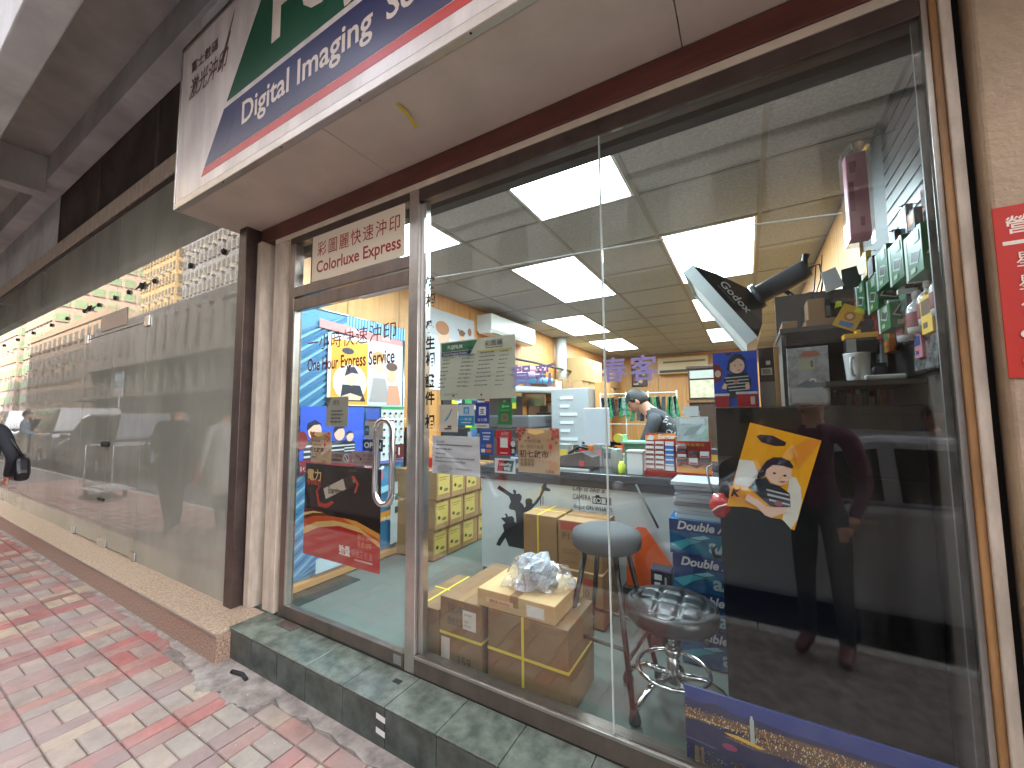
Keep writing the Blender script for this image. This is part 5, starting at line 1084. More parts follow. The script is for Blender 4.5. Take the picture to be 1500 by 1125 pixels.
it += [('p', [(.16,1.95), (1.06,1.90), (1.06,1.97), (.16,2.02)], (214,140,136)), ('t', .42,1.965,.03,'快相服務', (244,226,220), {}), ('t', .80,1.945,.03,'證件相', (244,226,220), {}),
    ('r', .24,1.32,1.06,1.92, (226,226,220)), ('r', .27,1.33,.64,1.88, (238,166,56)), ('c', .43,1.79,.06,.028, (60,56,70)), ('c', .46,1.52,.17,.16, (236,230,222)), ('p', [(.36,1.36), (.38,1.50), (.56,1.50), (.62,1.36)], (44,46,58)), ('c', .47,1.56,.058,.066, SKIN),
    ('p', [(.40,1.57), (.42,1.65), (.50,1.66), (.545,1.60), (.47,1.605)], NAVY), ('r', .28,1.335,.35,1.40, (240,190,60)), ('p', [(.37,1.40), (.46,1.43), (.58,1.40), (.56,1.37), (.40,1.37)], SKIN),
    ('r', .65,1.33,1.05,1.88, (204,208,214)), ('c', .76,1.70,.07,.08, (228,188,160)), ('c', .76,1.78,.08,.045, (196,150,90)), ('c', .92,1.62,.065,.075, (226,182,152)), ('c', .92,1.70,.072,.04, (90,60,46)), ('p', [(.66,1.36), (.70,1.58), (.84,1.58), (.90,1.36)], (170,160,158)), ('p', [(.86,1.34), (.88,1.52), (1.0,1.52), (1.04,1.34)], (214,150,120)),
    ('r', .02,.80,.60,1.31, (56,92,204))]
for (u, v, s_) in ((.14,1.12,1), (.36,1.09,.85), (.46,1.06,.6)):
    it += [('p', [(u-.09*s_,v-.24*s_), (u-.08*s_,v-.07*s_), (u+.08*s_,v-.07*s_), (u+.10*s_,v-.24*s_)], (46,48,60))]+[('p', [(u-.085*s_,v-.11*s_-.04*s_*k), (u+.085*s_,v-.11*s_-.04*s_*k), (u+.085*s_,v-.125*s_-.04*s_*k), (u-.085*s_,v-.125*s_-.04*s_*k)], (210,210,208)) for k in range(3)]+[('c', u,v,.058*s_,.068*s_, SKIN), ('p', [(u-.065*s_,v), (u-.06*s_,v+.06*s_), (u,v+.085*s_), (u+.06*s_,v+.05*s_), (u-.01,v+.045*s_)], NAVY)]
it += [('c', .03,1.05,.05,.07, (130,44,46)), ('c', .25,1.0,.04,.07, (150,90,60)), ('r', .02,.80,.60,.90, (128,24,34)), ('t', .03,.82,.05,'1小時', (238,226,226), {}), ('r', .62,1.06,.77,1.30, (56,84,170)), ('r', .63,1.10,.76,1.20, (70,40,50)), ('r', .60,.83,.78,1.05, (66,100,208)), ('c', .69,.97,.035,.042, SKIN), ('c', .69,1.0,.037,.022, NAVY), ('r', .65,.86,.73,.92, (60,60,70)), ('r', .60,.76,.78,.83, (140,28,40)), ('t', .61,.775,.04,'快相', (238,226,226), {}),
    ('r', .79,.80,1.07,1.32, (206,222,226)), ('r', .79,1.29,1.07,1.32, (58,150,90)), ('r', .79,.79,1.07,.82, (110,110,176))]
for a in range(4):
    for b in range(6): it += [('c', .825+.066*a,.865+.075*b,.014,.02, (222,188,166)), ('c', .825+.066*a,.879+.075*b,.016,.012, (44,40,40))]
it += [('r', .96,.83,1.06,.96, (92,34,28)), ('t', .99,.86,.1,'1', (240,230,226), dict(bold=.02)),
    ('p', [(.30,.35), (.70,.52), (1.02,.56), (1.02,.62), (.60,.56), (.30,.42)], (150,208,226)), ('p', [(.28,.24), (1.04,.30), (1.04,.38), (.28,.31)], (226,150,40)), ('t', .60,.275,.05,'專業沖曬', (246,240,226), dict(width=.34)), ('p', [(.52,.60), (.80,.78), (.82,.76), (.56,.58)], (230,236,240)), ('t', .50,.62,.16,'快沖', (220,90,96), dict(shear=.3)),
    ('r', .16,.03,.50,.14, (196,214,222)), ('r', .90,.05,1.06,.60, (214,224,226)), ('r', .95,.44,1.04,.50, (70,110,90)), ('r', .95,.32,1.04,.38, (60,70,80))]
printing(Mw, 0, it, wd)
wdb = box('base_shelf', -2.984, -2.90, .30, 1.50, .182, .232, mat('shelf_wood', C(206,152,92), .4), None, .004, label='pale orange wood plinth under the blue display board', cat='plinth')
fan_ = thing('black_gift_panel', (-2.9,1.62,.5), 'black panel with white petal pattern standing behind the door post', 'panel')
box('sheet', -2.95, -2.93, 1.46, 1.60, .30, 1.35, BLACK, fan_)
printing(fr_px(-2.9298, 1.46, .30), 0, [('p', [(.07,.3+.16*j), (.07+.06*math.cos(R(a-9)),.3+.16*j+.06*math.sin(R(a-9))), (.07+.06*math.cos(R(a+9)),.3+.16*j+.06*math.sin(R(a+9)))], (220,220,220)) for j in range(3) for a in range(0, 360, 45)], fan_)
rl = box('red_stool_top', -2.96, -2.60, 1.50, 1.60, .90, 1.06, mat('red_box', C(206,36,34), .4), None, .006, label='red box seen through the door beside the chrome handle', cat='box'); rl.name = 'red_box'
bx_ = box('red_box_stand', -2.94, -2.62, 1.51, 1.60, .182, .8995, BLACKM, None, .004, label='black stand under the red box behind the door post', cat='stand')

# ================================================================== papers and stickers on the glass
GY = .130
def on_glass(name, label, cat, x, z, w, h, rgb, items=(), group=None, tilt=0, y=GY, **k): return panel(name, label, cat, fr_front(x, y, z, tilt), w, h, rgb, items, group=group, **k)
G1 = 'payment stickers on the display window'
rows = []
for k in range(9):
    for u, w in ((.03,.05), (.15,.06), (.255,.09)): rows += lines_of(u, .225-.02*k, w, 1, .01, .0055, (110,112,104), k*7+int(u*100), .3)
    rows += lines_of(.19, .222-.02*k, .04, 1, .01, .005, (120,120,112), k+70, .2)+lines_of(.37, .222-.02*k, .05, 1, .01, .005, (120,120,112), k+90, .2)
on_glass('price_list', 'large pale price list with green and navy header hanging in the window', 'price list', -1.353, 1.546, .447, .296, (206,206,186), [
    ('p', [(.01,.245), (.205,.245), (.235,.29), (.01,.29)], (30,104,66)), ('p', [(.01,.222), (.19,.222), (.205,.243), (.01,.243)], (34,38,88)), ('t', .05,.258,.026,'FUJIFILM', (226,230,220), dict(bold=.02)), ('t', .02,.227,.018,'Digital Imaging Service', (214,216,220), dict(width=.15)),
    ('t', .28,.255,.03,'彩圖麗', (60,60,58), dict(width=.10)), ('r', .28,.243,.38,.246, (90,90,86)), ('r', .235,.226,.43,.234, (206,184,96)), ('r', .02,.212,.10,.218, (150,170,110)), ('r', .12,.214,.22,.222, (130,170,180)), ('t', .03,.024,.012,'Colorluxe Express', (110,106,100), {}), ('c', .09,.02,.006, (120,70,70)), ('c', .26,.02,.006, (150,60,70))]+rows, tilt=.0)
on_glass('pay_sticker', 'beige payment sticker with blue and white swoosh', 'sticker', -1.357, 1.385, .118, .137, (222,206,190), [('p', [(.03,.055), (.055,.075), (.075,.112), (.085,.12), (.07,.085), (.05,.058)], (60,140,176)), ('p', [(.026,.05), (.04,.062), (.06,.095), (.045,.056)], (70,180,200)), ('r', .035,.012,.08,.02, (60,56,54)), ('r', .055,.022,.08,.032, (40,44,44))], G1)
on_glass('pay_sticker', 'pale payment sticker with light blue band and square blue emblem', 'sticker', -1.234, 1.418, .096, .102, (206,214,220), [('r', 0,0,.096,.048, (40,138,190)), ('p', [(.032,.055), (.066,.055), (.066,.09), (.032,.09)], (52,140,200)), ('t', .036,.06,.03,'支', (226,236,240), {}), ('t', .012,.026,.014,'八達通', (220,236,240), dict(width=.07)), ('r', .02,.012,.075,.017, (210,230,236))], G1)
on_glass('pay_sticker', 'dark blue payment sticker with white emblem square', 'sticker', -1.13, 1.408, .079, .121, (34,52,146), [('p', [(.02,.06), (.06,.06), (.06,.10), (.02,.10)], (236,238,240)), ('t', .024,.067,.03,'支', (30,34,60), dict(bold=.02)), ('t', .012,.032,.016,'支付寶', (226,230,240), dict(width=.055)), ('r', 0,0,.079,.02, (222,214,206)), ('r', .012,.006,.065,.012, (150,140,140))], G1)
on_glass('pay_sticker', 'green payment sticker with brown square', 'sticker', -1.003, 1.41, .077, .116, (28,118,60), [('c', .03,.098,.008, (120,190,120)), ('r', .04,.095,.062,.101, (150,200,150)), ('r', .012,.078,.065,.082, (90,160,110)), ('r', .022,.03,.055,.063, (150,120,96)), ('r', .027,.035,.05,.058, (120,96,80)), ('r', 0,0,.077,.014, (130,140,130))], G1)
on_glass('pay_sticker', 'blue sticker of small card logos left of the red sticker', 'sticker', -1.106, 1.281, .078, .119, (40,78,156), [('r', .015,.10,.062,.106, (200,210,226)), ('r', .02,.082,.06,.09, (180,196,222)), ('r', .02,.07,.055,.077, (180,196,222)), ('r', .01,.035,.032,.05, (60,110,190)), ('r', .04,.035,.068,.05, (222,150,120)), ('r', .01,.012,.032,.028, (226,226,226)), ('r', .04,.012,.068,.028, (206,90,70))], G1)
on_glass('pay_sticker', 'red payment sticker with blank white square', 'sticker', -1.01, 1.284, .082, .112, (190,24,38), [('r', .02,.035,.06,.078, (230,226,224)), ('t', .025,.092,.018,'云闪付', (240,220,220), dict(width=.04)), ('r', .015,.08,.065,.084, (226,150,150)), ('r', .02,.008,.06,.013, (236,180,180))], G1)
on_glass('pay_sticker', 'white sticker with slanted red, black and green card emblem', 'sticker', -1.021, 1.203, .11, .066, (226,222,220), [('p', [(.012,.008), (.042,.008), (.052,.058), (.022,.058)], (196,30,44)), ('p', [(.042,.008), (.072,.008), (.082,.058), (.052,.058)], (20,40,44)), ('p', [(.068,.008), (.094,.008), (.104,.058), (.08,.058)], (20,110,96)), ('t', .024,.034,.02,'UnionPay', (236,236,236), dict(bold=.02, shear=.2, width=.068)), ('t', .05,.014,.018,'银联', (236,236,236), dict(bold=.02))], G1)
on_glass('toy_magnet', 'small black and white clip beside the red sticker', 'clip', -.935, 1.285, .03, .07, (28,28,30), [('c', .015,.052,.012,.014, (216,216,216)), ('r', .008,.01,.022,.03, (200,200,200))], outline=[(.004,0), (.022,0), (.03,.03), (.026,.066), (.008,.07), (0,.04)], y=.127)
txt_ = [('t', .028,.155,.013,'各位顧客：', (90,90,94), {})]+lines_of(.028,.148,.23,1,.014,.006,(110,110,114),1,.1)+lines_of(.028,.128,.20,1,.014,.006,(110,110,114),2,.5)+[('t', .028,.098,.014,'Please note:', (60,60,64), dict(bold=.02)), ('t', .028,.078,.013,'Please wait for your photos and collect them at the counter', (50,50,54), dict(bold=.02, width=.245)), ('t', .028,.060,.013,'Business as usual during the holidays', (50,50,54), dict(bold=.02, width=.19)), ('t', .16,.028,.013,'Colorluxe Express', (120,110,110), {}), ('c', .09,.03,.05,.018, (186,182,186))]
on_glass('notice', 'white paper notice with printed paragraphs left of the payment stickers', 'notice', -1.403, 1.176, .298, .19, (222,218,220), txt_, tilt=-.3)
BEI = (206,172,134)
def cny(label, x, z, w, h):
    rnd = random.Random(int(abs(x)*100)); its = []
    for side in (0, 1):
        for k in range(30): its.append(('c', (rnd.random()*rnd.random()*.30+0)*w if not side else (1-rnd.random()*rnd.random()*.3)*w, (1-rnd.random()*rnd.random()*.42)*h, .0055*w/.2, (176,70,64) if k % 3 else (214,140,120)))
    its += [('c', .84*w,.60*h,.045*w,.06*h, (190,50,44)), ('r', .836*w,.42*h,.844*w,.7*h, (170,60,50)), ('t', .2*w,.68*h,.09*w,'大地回春', (84,60,46), dict(width=.42*w)), ('t', .12*w,.56*h,.09*w,'初一至初六休息', (84,60,46), dict(width=.56*w)), ('t', .10*w,.37*h,.17*w,'初七啟市', (70,44,34), dict(bold=.02, width=.70*w)),
        ('t', .12*w,.25*h,.09*w,'恭喜發財', (84,60,46), dict(width=.34*w)), ('t', .12*w,.16*h,.09*w,'萬事勝意', (84,60,46), dict(width=.34*w)), ('t', .56*w,.24*h,.09*w,'新年快樂', (180,140,110), dict(width=.3*w)), ('t', .72*w,.04*h,.07*w,'彩圖麗', (120,50,44), dict(width=.2*w)), ('p', [(.3*w,.92*h), (.5*w,.86*h), (.7*w,.92*h), (.66*w,.98*h), (.34*w,.98*h)], (214,176,110))]
    return on_glass('new_year_notice', label, 'notice', x, z, w, h, BEI, its, 'beige new year notices')
cny('beige new year notice with red blossom corners beside the red sticker', -.896, 1.214, .203, .194)
for i, (ch, z) in enumerate(zip('快相學生相證件相', (2.155, 2.06, 1.925, 1.85, 1.765, 1.655, 1.565, 1.435))):
    pass
vt = thing('window_lettering', (-1.42,.1225,1.4), 'column of thin black Chinese characters stuck on the glass beside the door post', 'lettering')
for ch, z in zip('快相學生相證件相', (2.145, 2.05, 1.905, 1.82, 1.735, 1.62, 1.53, 1.41)): letters(fr_front(0, .1215, 0), 0, -1.416, z, .066, ch, ink((14,12,18)), vt, align='C', height=.074, bold=.03)
pv = thing('purple_lettering', (-.6,.1225,1.6), 'row of bold purple Chinese characters stuck on the window', 'lettering')
for ch, x in zip('賀新春客', (-.872, -.752, -.45, -.335)): letters(fr_front(0, .1215, 0), 0, x, 1.605, .105, ch, mat('purple_vinyl', C(196,178,244), .5), pv, align='C', bold=.018)
dl = thing('door_lettering', (-2.05,.12,1.85), 'dark red service lettering in Chinese and English on the door glass', 'lettering')
VIN2 = mat('maroon_vinyl', C(112,26,28), .5)
letters(fr_front(0, .1065, 0), 0, -2.455, 1.90, .11, '一小時快速沖印', VIN2, dl, width=.80, space=1.1, height=.112); letters(fr_front(0, .1065, 0), 0, -2.455, 1.762, .1, 'One Hour Express Service', VIN2, dl, bold=.016, width=.795, height=.112)
# battery poster on the door: swoosh and a plain battery only
bp2 = [('p', [(0,0), (.70,0), (.70,.14), (.55,.20), (.35,.215), (.15,.18), (0,.12)], (186,30,26)), ('p', [(0,.12), (.15,.18), (.35,.215), (.55,.20), (.70,.14), (.70,.165), (.5,.235), (.3,.24), (.12,.21), (0,.16)], (236,190,120)), ('p', [(0,.16), (.12,.21), (.3,.24), (.5,.235), (.70,.165), (.70,.19), (.45,.265), (.25,.262), (.1,.245), (0,.215)], (214,90,34)),
    ('p', [(0,.215), (.1,.245), (.25,.262), (.18,.285), (.08,.29), (0,.28)], (110,44,22)), ('p', [(0,.235), (.09,.262), (.2,.272), (.1,.275), (0,.255)], (246,206,130)), ('p', [(.38,.262), (.7,.185), (.7,.215), (.5,.262)], (236,160,70)),
    ('p', [(.115,.40), (.145,.31), (.23,.305), (.30,.345), (.285,.355), (.22,.33), (.16,.335), (.135,.40), (.16,.425), (.15,.435)], (196,60,44)), ('p', [(.40,.46), (.47,.50), (.50,.47), (.48,.42), (.495,.42), (.52,.475), (.475,.52), (.39,.475)], (204,66,48)),
    ('p', [(.22,.36), (.42,.44), (.395,.50), (.195,.42)], (214,196,176)), ('p', [(.405,.436), (.475,.462), (.45,.52), (.38,.494)], (70,50,44)), ('p', [(.472,.475), (.488,.481), (.48,.50), (.464,.494)], (160,150,140)), ('t', .245,.398,.06,'Energizer', (36,34,34), dict(bold=.02, width=.13)),
    ('t', .03,.47,.075,'電力', (238,196,130), dict(bold=.02)), ('t', .03,.435,.04,'封存科技', (214,84,50), dict(bold=.02, width=.15)), ('t', .52,.165,.038,'鎖定電力', (240,130,100), dict(width=.13)), ('t', .52,.125,.036,'長達10年', (240,150,90), dict(width=.12)), ('t', .36,.06,.06,'勁量', (244,226,220), dict(bold=.03, width=.10)), ('t', .47,.065,.045,'特強正能量', (226,120,110), dict(bold=.01, width=.18)), ('r', .50,.042,.65,.052, (226,170,160))]
on_glass('battery_poster', 'black and red battery poster with orange light arcs on the glass door', 'poster', -2.476, .602, .70, .568, (26,10,12), bp2)
on_glass('door_notice', 'small grey notice under the English service lettering', 'notice', -2.278, 1.405, .208, .182, (176,168,154), [('t', .06,.135,.035,'通告', (60,56,52), {}), ('p', [(0,.10), (.05,.182), (0,.182)], (120,110,100))]+lines_of(.05,.10,.12,4,.022,.009,(96,90,84),3)+[('r', 0,-.0,.0,.0, (90,90,90))][:0])
cny('small beige new year notice on the door above the battery poster', -2.422, 1.178, .20, .19)
on_glass('no_smoking_notice', 'mauve grey no smoking sticker on the door beside the small new year notice', 'sticker', -2.22, 1.185, .18, .065, (164,142,138), [('t', .01,.036,.024,'不准吸煙', (60,44,44), dict(bold=.01, width=.10)), ('r', .01,.012,.10,.026, (96,76,76)), ('c', .145,.032,.027, (226,220,216)), ('c', .145,.032,.021, (150,134,130)), ('r', .132,.028,.158,.034, (60,50,50)), ('p', [(.126,.05), (.131,.055), (.166,.014), (.161,.009)], (226,220,216))])
on_glass('cctv_notice', 'mauve camera warning sticker on the door left of the chrome handle', 'sticker', -2.03, 1.183, .24, .08, (168,140,138), [('p', [(.03,.05), (.07,.035), (.08,.05), (.04,.066)], (140,116,114)), ('c', .082,.036,.008, (50,40,40)), ('t', .10,.052,.017,'閉路電視監察', (106,76,76), dict(width=.12)), ('t', .10,.03,.02,'WARNING', (120,88,88), dict(width=.12)), ('r', .10,.018,.22,.022, (120,88,88))])
on_glass('open_sign', 'dark blue open sign with white letters on the door behind the handle', 'sign', -1.932, 1.268, .165, .066, (28,52,86), [('t', .012,.018,.045,'OPEN', (240,240,240), dict(bold=.03, width=.14))])
on_glass('card_sticker', 'white card sticker with small blue square above the open sign', 'sticker', -1.917, 1.337, .15, .10, (198,190,176), [('r', .0,.02,.035,.075, (30,84,140)), ('r', .006,.045,.03,.06, (120,160,196)), ('t', .07,.035,.03,'EPS', (120,110,104), {})])
# gift bag on the right pane
BAG = [(.008,1.437), (.198,1.381), (.139,1.183), (.124,1.128), (.114,1.095), (.105,1.097), (.093,1.116), (.079,1.126), (.05,1.127), (.021,1.147), (-.02,1.154), (-.075,1.15)]
Mg = fr_front(0, .131, 0); gb_ = MB().prism(BAG, 0, .0015, 0, Mg).build('photo_bag', mat('bag_amber', C(240,168,28), .25)); props(gb_, 'tilted amber photo bag with a boy in a cap stuck on the right window pane', 'photo bag')
printing(Mg, .0015, [('p', [(-.029,1.311),(.011,1.309),(.03,1.25),(-.01,1.219),(-.049,1.228)], (226,222,212)), ('p', [(.11,1.264),(.126,1.261),(.137,1.232),(.138,1.186),(.124,1.13),(.105,1.098),(.084,1.125),(.09,1.168),(.10,1.206)], (226,220,206)), ('p', [(.024,1.391),(.036,1.397),(.07,1.394),(.106,1.373),(.102,1.361),(.075,1.36),(.038,1.371)], (34,28,40)), ('p', [(.05,1.372),(.058,1.388),(.07,1.388),(.062,1.37)], (70,60,70)),
    ('p', [(.134,1.288),(.198,1.381),(.165,1.388),(.118,1.35)], (226,140,28)), ('p', [(.015,1.249),(.043,1.255),(.056,1.237),(.082,1.231),(.107,1.21),(.108,1.168),(.072,1.16),(.052,1.166),(.033,1.183),(-.003,1.22)], (40,42,50)),
    ('p', [(.046,1.205),(.106,1.193),(.107,1.187),(.046,1.198)], (190,190,190)), ('p', [(.05,1.188),(.106,1.176),(.107,1.171),(.05,1.182)], (190,190,190)), ('p', [(.044,1.22),(.104,1.207),(.105,1.202),(.044,1.214)], (190,190,190)),
    ('p', [(.044,1.279),(.065,1.298),(.092,1.297),(.117,1.288),(.114,1.26),(.099,1.24),(.082,1.233),(.056,1.241),(.044,1.263)], SKIN), ('c', .042,1.268,.006,.009, (224,176,150)), ('p', [(.019,1.254),(.025,1.274),(.049,1.311),(.07,1.324),(.093,1.324),(.112,1.314),(.122,1.296),(.118,1.29),(.092,1.298),(.066,1.299),(.048,1.283),(.042,1.263),(.026,1.25)], (36,30,46)),
    ('c', .069,1.272,.0045,.0032, (46,34,32)), ('c', .097,1.266,.0045,.0032, (46,34,32)), ('p', [(.078,1.246),(.09,1.243),(.1,1.247),(.09,1.249)], (196,96,96)), ('p', [(.084,1.262),(.09,1.256),(.082,1.255)], (214,166,142)),
    ('p', [(-.011,1.199),(.019,1.182),(.039,1.164),(.056,1.162),(.092,1.166),(.098,1.151),(.054,1.129),(.037,1.133),(.015,1.158),(-.019,1.178)], SKIN), ('c', .075,1.175,.011,.009, (150,70,80)), ('p', [(-.066,1.185),(-.06,1.222),(-.02,1.205),(-.028,1.172)], (232,150,30)), ('t', -.06,1.188,.034,'K', (30,24,24), dict(bold=.05, shear=.3))], gb_)
# harbour panorama standing against the foot of the right pane
px0, pw, pz0, ph = -.234, .715, .277, .24
pano = panel('harbour_panorama', 'long night panorama of a lit harbour city standing at the foot of the window', 'poster', fr_front(px0, .1395, pz0), pw, ph, (44,48,98), (), th=.004, m=mat('pano_blue', C(58,72,142), .3))
rnd = random.Random(12); hl = []
HZ = [(0,.20), (.05,.195), (.10,.205), (.16,.19), (.22,.196), (.30,.188), (.40,.192), (.50,.19), (.60,.194), (.715,.19)]
its = [('p', [(0,.10)]+HZ+[(.715,.10)], (52,52,92)), ('p', [(0,0), (.715,0), (.715,.15), (.5,.155), (.3,.15), (.1,.14), (0,.13)], (30,32,78)), ('p', [(0,.13), (.1,.14), (.3,.15), (.5,.155), (.715,.15), (.715,.172), (.4,.176), (.2,.172), (0,.165)], (120,86,70)), ('p', [(.12,.11), (.2,.10), (.30,.11), (.42,.10), (.55,.11), (.715,.10), (.715,.155), (.4,.155), (.2,.14)], (112,86,72))]
for _ in range(1100):
    u = rnd.uniform(0,.71); v = rnd.uniform(.132,.172) if rnd.random() < .6 else rnd.uniform(.105,.15) if u > .15 else .14; s_ = rnd.uniform(.0008,.0030)
    its.append(('r', u, v, u+s_, v+s_*rnd.uniform(.8,2.6), rnd.choice([(250,206,120), (236,170,84), (255,232,180), (206,150,90), (226,220,190)])))
its += [('r', .196,.118,.208,.196, (190,196,190)), ('r', .199,.196,.205,.206, (214,222,214)), ('p', [(.12,.128), (.13,.122), (.22,.112), (.24,.118), (.16,.13)], (240,190,80)), ('c', .135,.085,.014,.006, (236,90,110)), ('c', .135,.085,.022,.010, (150,50,100))]
for _ in range(40):
    u = rnd.uniform(0,.7); its.append(('r', u, 0, u+rnd.uniform(.006,.016), rnd.uniform(.015,.055), rnd.choice([(70,50,60), (96,66,64), (50,46,70), (120,90,70)])))
for _ in range(160): u = rnd.uniform(0,.7); v = rnd.uniform(.0,.05); its.append(('r', u, v, u+.0016, v+.002, rnd.choice([(240,190,120), (220,110,110), (230,220,190)])))
its.append(('p', [(0,.07), (.09,.063), (.10,.066), (0,.074)], (90,92,140)))
printing(fr_front(px0, .1395, pz0), .004, its, pano, step=.000004)
wire = thing('white_line', (-.6,.14,2.1), 'thin white wire strung across the inside of the display window', 'wire')  # thin white line across the pane, dropping slightly to the right
MB().tube([(-1.48,.14,2.205), (-1.0,.14,2.178), (-.5,.14,2.155), (0,.14,2.128), (.29,.14,2.10)], .0028, 6).build('cord', mat('line_white', C(226,230,226), .4), wire)

# ================================================================== the street (seen in the glass)
PAINT = {}
def vehicle(x0, x1, y0, y1, label, cat, col, kind, front=-1, group=None, z0=-.13, open_door=False):
    """x0..x1 length, y0..y1 width; front=-1 points to -x"""
    L_ = x1-x0; t = thing('parked_'+kind, ((x0+x1)/2, (y0+y1)/2, z0), label, cat, group)
    P = mat('car_paint_%d_%d_%d' % col, C(*col), .3, .3, coat=.8); GL = mat('car_glass', (.02,.022,.024), .04, spec=.8)
    shape = dict(sedan=([(0,.42),(.02,.62),(.06,.74),(.26,.93),(.78,.97),(.97,.92),(1,.70),(1,.35),(.97,.22),(.03,.22)], [(.25,.93),(.40,1.36),(.52,1.43),(.70,1.40),(.90,.96)], (.20,.80)),
                 mpv=([(0,.45),(.015,.70),(.05,.85),(.20,1.02),(.97,1.06),(1,.95),(1,.38),(.98,.25),(.02,.25)], [(.18,1.02),(.34,1.62),(.45,1.72),(.92,1.70),(.985,1.05)], (.19,.79)),
                 van=([(0,.45),(.01,.80),(.05,1.0),(.14,1.12),(.99,1.14),(1,1.0),(1,.38),(.98,.28),(.02,.28)], [(.13,1.12),(.26,1.78),(.34,1.92),(.98,1.92),(.995,1.13)], (.16,.80)))[kind]
    X = (lambda u: x0+u*L_) if front < 0 else (lambda u: x1-u*L_)
    yc, hw = (y0+y1)/2, (y1-y0)/2
    def loft(poly, wf, m, name, bev=.03):
        n = len(poly); vs = []
        for s in (-1, 1): vs += [(X(u), yc+s*hw*wf(z), z0+z) for u, z in poly]
        fs = [tuple(range(n)), tuple(range(2*n-1, n-1, -1))]+[(i, i+n, (i+1) % n+n, (i+1) % n) for i in range(n)]
        return MB().add(vs, fs).build(name, m, t, bev, 2)
    zb = shape[1][0][1]; zt = max(z for _, z in shape[1])
    wl = lambda z: 1.0 if z < .9 else .985; wg = lambda z: .97-.17*(z-zb)/(zt-zb)
    loft(shape[0], wl, P, 'body', .05); loft(shape[1], wg, P, 'cabin', .05)
    gp_ = shape[1]; cu = sum(u for u, _ in gp_)/len(gp_); cz_ = sum(z for _, z in gp_)/len(gp_)
    us = [gp_[0][0]+.07, .52 if kind == 'sedan' else .50, gp_[-1][0]-.06]
    def roof_z(u):
        for (ua, za), (ub, zb_) in zip(gp_, gp_[1:]):
            if ua <= u <= ub: return za+(zb_-za)*(u-ua)/(ub-ua)
        return zb
    for s in (-1, 1):
        for a, b in ((us[0], us[1]-.01), (us[1]+.01, (us[1]+us[2])/2 if kind != 'sedan' else us[2]), ((us[1]+us[2])/2+.015, us[2])):
            if b-a < .03: continue
            pts = [(a, zb+.05), (b, zb+.05), (b, max(zb+.1, roof_z(b)-.09)), ((a+b)/2, roof_z((a+b)/2)-.09), (a, max(zb+.08, roof_z(a)-.09))]
            MB().add([(X(u), yc+s*(hw*wg(z)+.006), z0+z) for u, z in pts], [(0,1,2,3,4)]).build('side_window', GL, t)
    def band(ua, ub, name, m, ins=.12, off=.012):
        za, zb_ = roof_z(ua), roof_z(ub); d = 1 if ub > ua else -1
        n_ = Vector((-(zb_-za), 0, (ub-ua)*L_)).normalized() if ub > ua else Vector((zb_-za, 0, -(ub-ua)*L_)).normalized()
        vs = []
        for u, z in ((ua, za), (ub, zb_)):
            for s in (-1, 1): vs.append((X(u)+(-1 if front > 0 else 1)*n_.x*off*1.0, yc+s*(hw*wg(z)-ins*.6), z0+z+n_.z*off))
        MB().add(vs, [(0,1,3,2)]).build(name, m, t)
    band(gp_[0][0]+.025, gp_[1][0]-.01, 'windscreen', GL); band(gp_[-1][0]-.005, gp_[-2][0]+.01, 'rear_window', GL)
    wr = .31 if kind == 'sedan' else .33
    for u in shape[2]:
        for s in (-1, 1):
            M = Matrix.Translation((X(u), yc+s*(hw-.10), z0+wr)) @ Matrix.Rotation(R(90), 4, 'X')
            w = MB().lathe([(.20,-.1), (wr-.03,-.105), (wr,-.07), (wr,.07), (wr-.03,.105), (.20,.1)], (0,0,0), 26, 0, M).build('wheel', RUBBER, t)
            MB().lathe([(0,-.108), (.05,-.112), (.19,-.101), (.205,-.09), (.205,.09), (.19,.101), (.05,.112), (0,.108)], (0,0,0), 20, 0, M).build('rim', STEEL, w)
    for s in (-1, 1):
        MB().ell((X(.012), yc+s*hw*.72, z0+.66), (.06,.17,.07), 12, 8).build('headlight', mat('lamp_lens', (.7,.7,.7), .1), t)
        MB().ell((X(.99), yc+s*hw*.80, z0+.82), (.04,.12,.11), 12, 8).build('tail_light', mat('tail_red', C(170,20,18), .15), t)
        MB().ell((X(gp_[0][0]+.05), yc+s*(hw+.07), z0+zb+.07), (.06,.09,.07), 10, 8).build('mirror', P, t)
        for u in (.46, .66): MB().box(min(X(u), X(u+.04)), max(X(u), X(u+.04)), yc+s*(hw*.985+.0)-.0, yc+s*(hw*.985)+s*.03 if s > 0 else yc+s*hw*.985+.0, z0+zb-.10, z0+zb-.075).build('door_handle', CHROME, t) if s > 0 else None
    MB().box(min(X(.0), X(.012))-.02, max(X(.0), X(.012)), yc-.26, yc+.26, z0+.40, z0+.52).build('number_plate', ink((220,220,214)), t)
    MB().box(min(X(1.0), X(.995))-.0, max(X(1.0), X(.995))+.02, yc-.26, yc+.26, z0+.52, z0+.64).build('number_plate', ink((220,196,70)), t)
    if open_door: box('open_doorway', min(X(.34), X(.54)), max(X(.34), X(.54)), yc+hw*.99, yc+hw*.99+.012, z0+.42, z0+1.62, mat('van_inside', (.03,.03,.03), .8), t)
    return t
vehicle(-1.55, 3.05, -3.82, -2.02, 'grey metallic saloon car parked at the kerb behind the photographer', 'car', (196,198,204), 'sedan')
vehicle(3.9, 8.4, -3.82, -2.02, 'black saloon car parked along the kerb past the red notice', 'car', (30,30,34), 'sedan')
vehicle(-6.9, -2.4, -3.85, -2.05, 'silver saloon car parked along the kerb opposite the glass door', 'car', (176,178,182), 'sedan')
vehicle(-18.0, -13.3, -3.85, -2.0, 'dark people carrier parked along the kerb opposite the whitened glass', 'people carrier', (64,58,56), 'mpv')
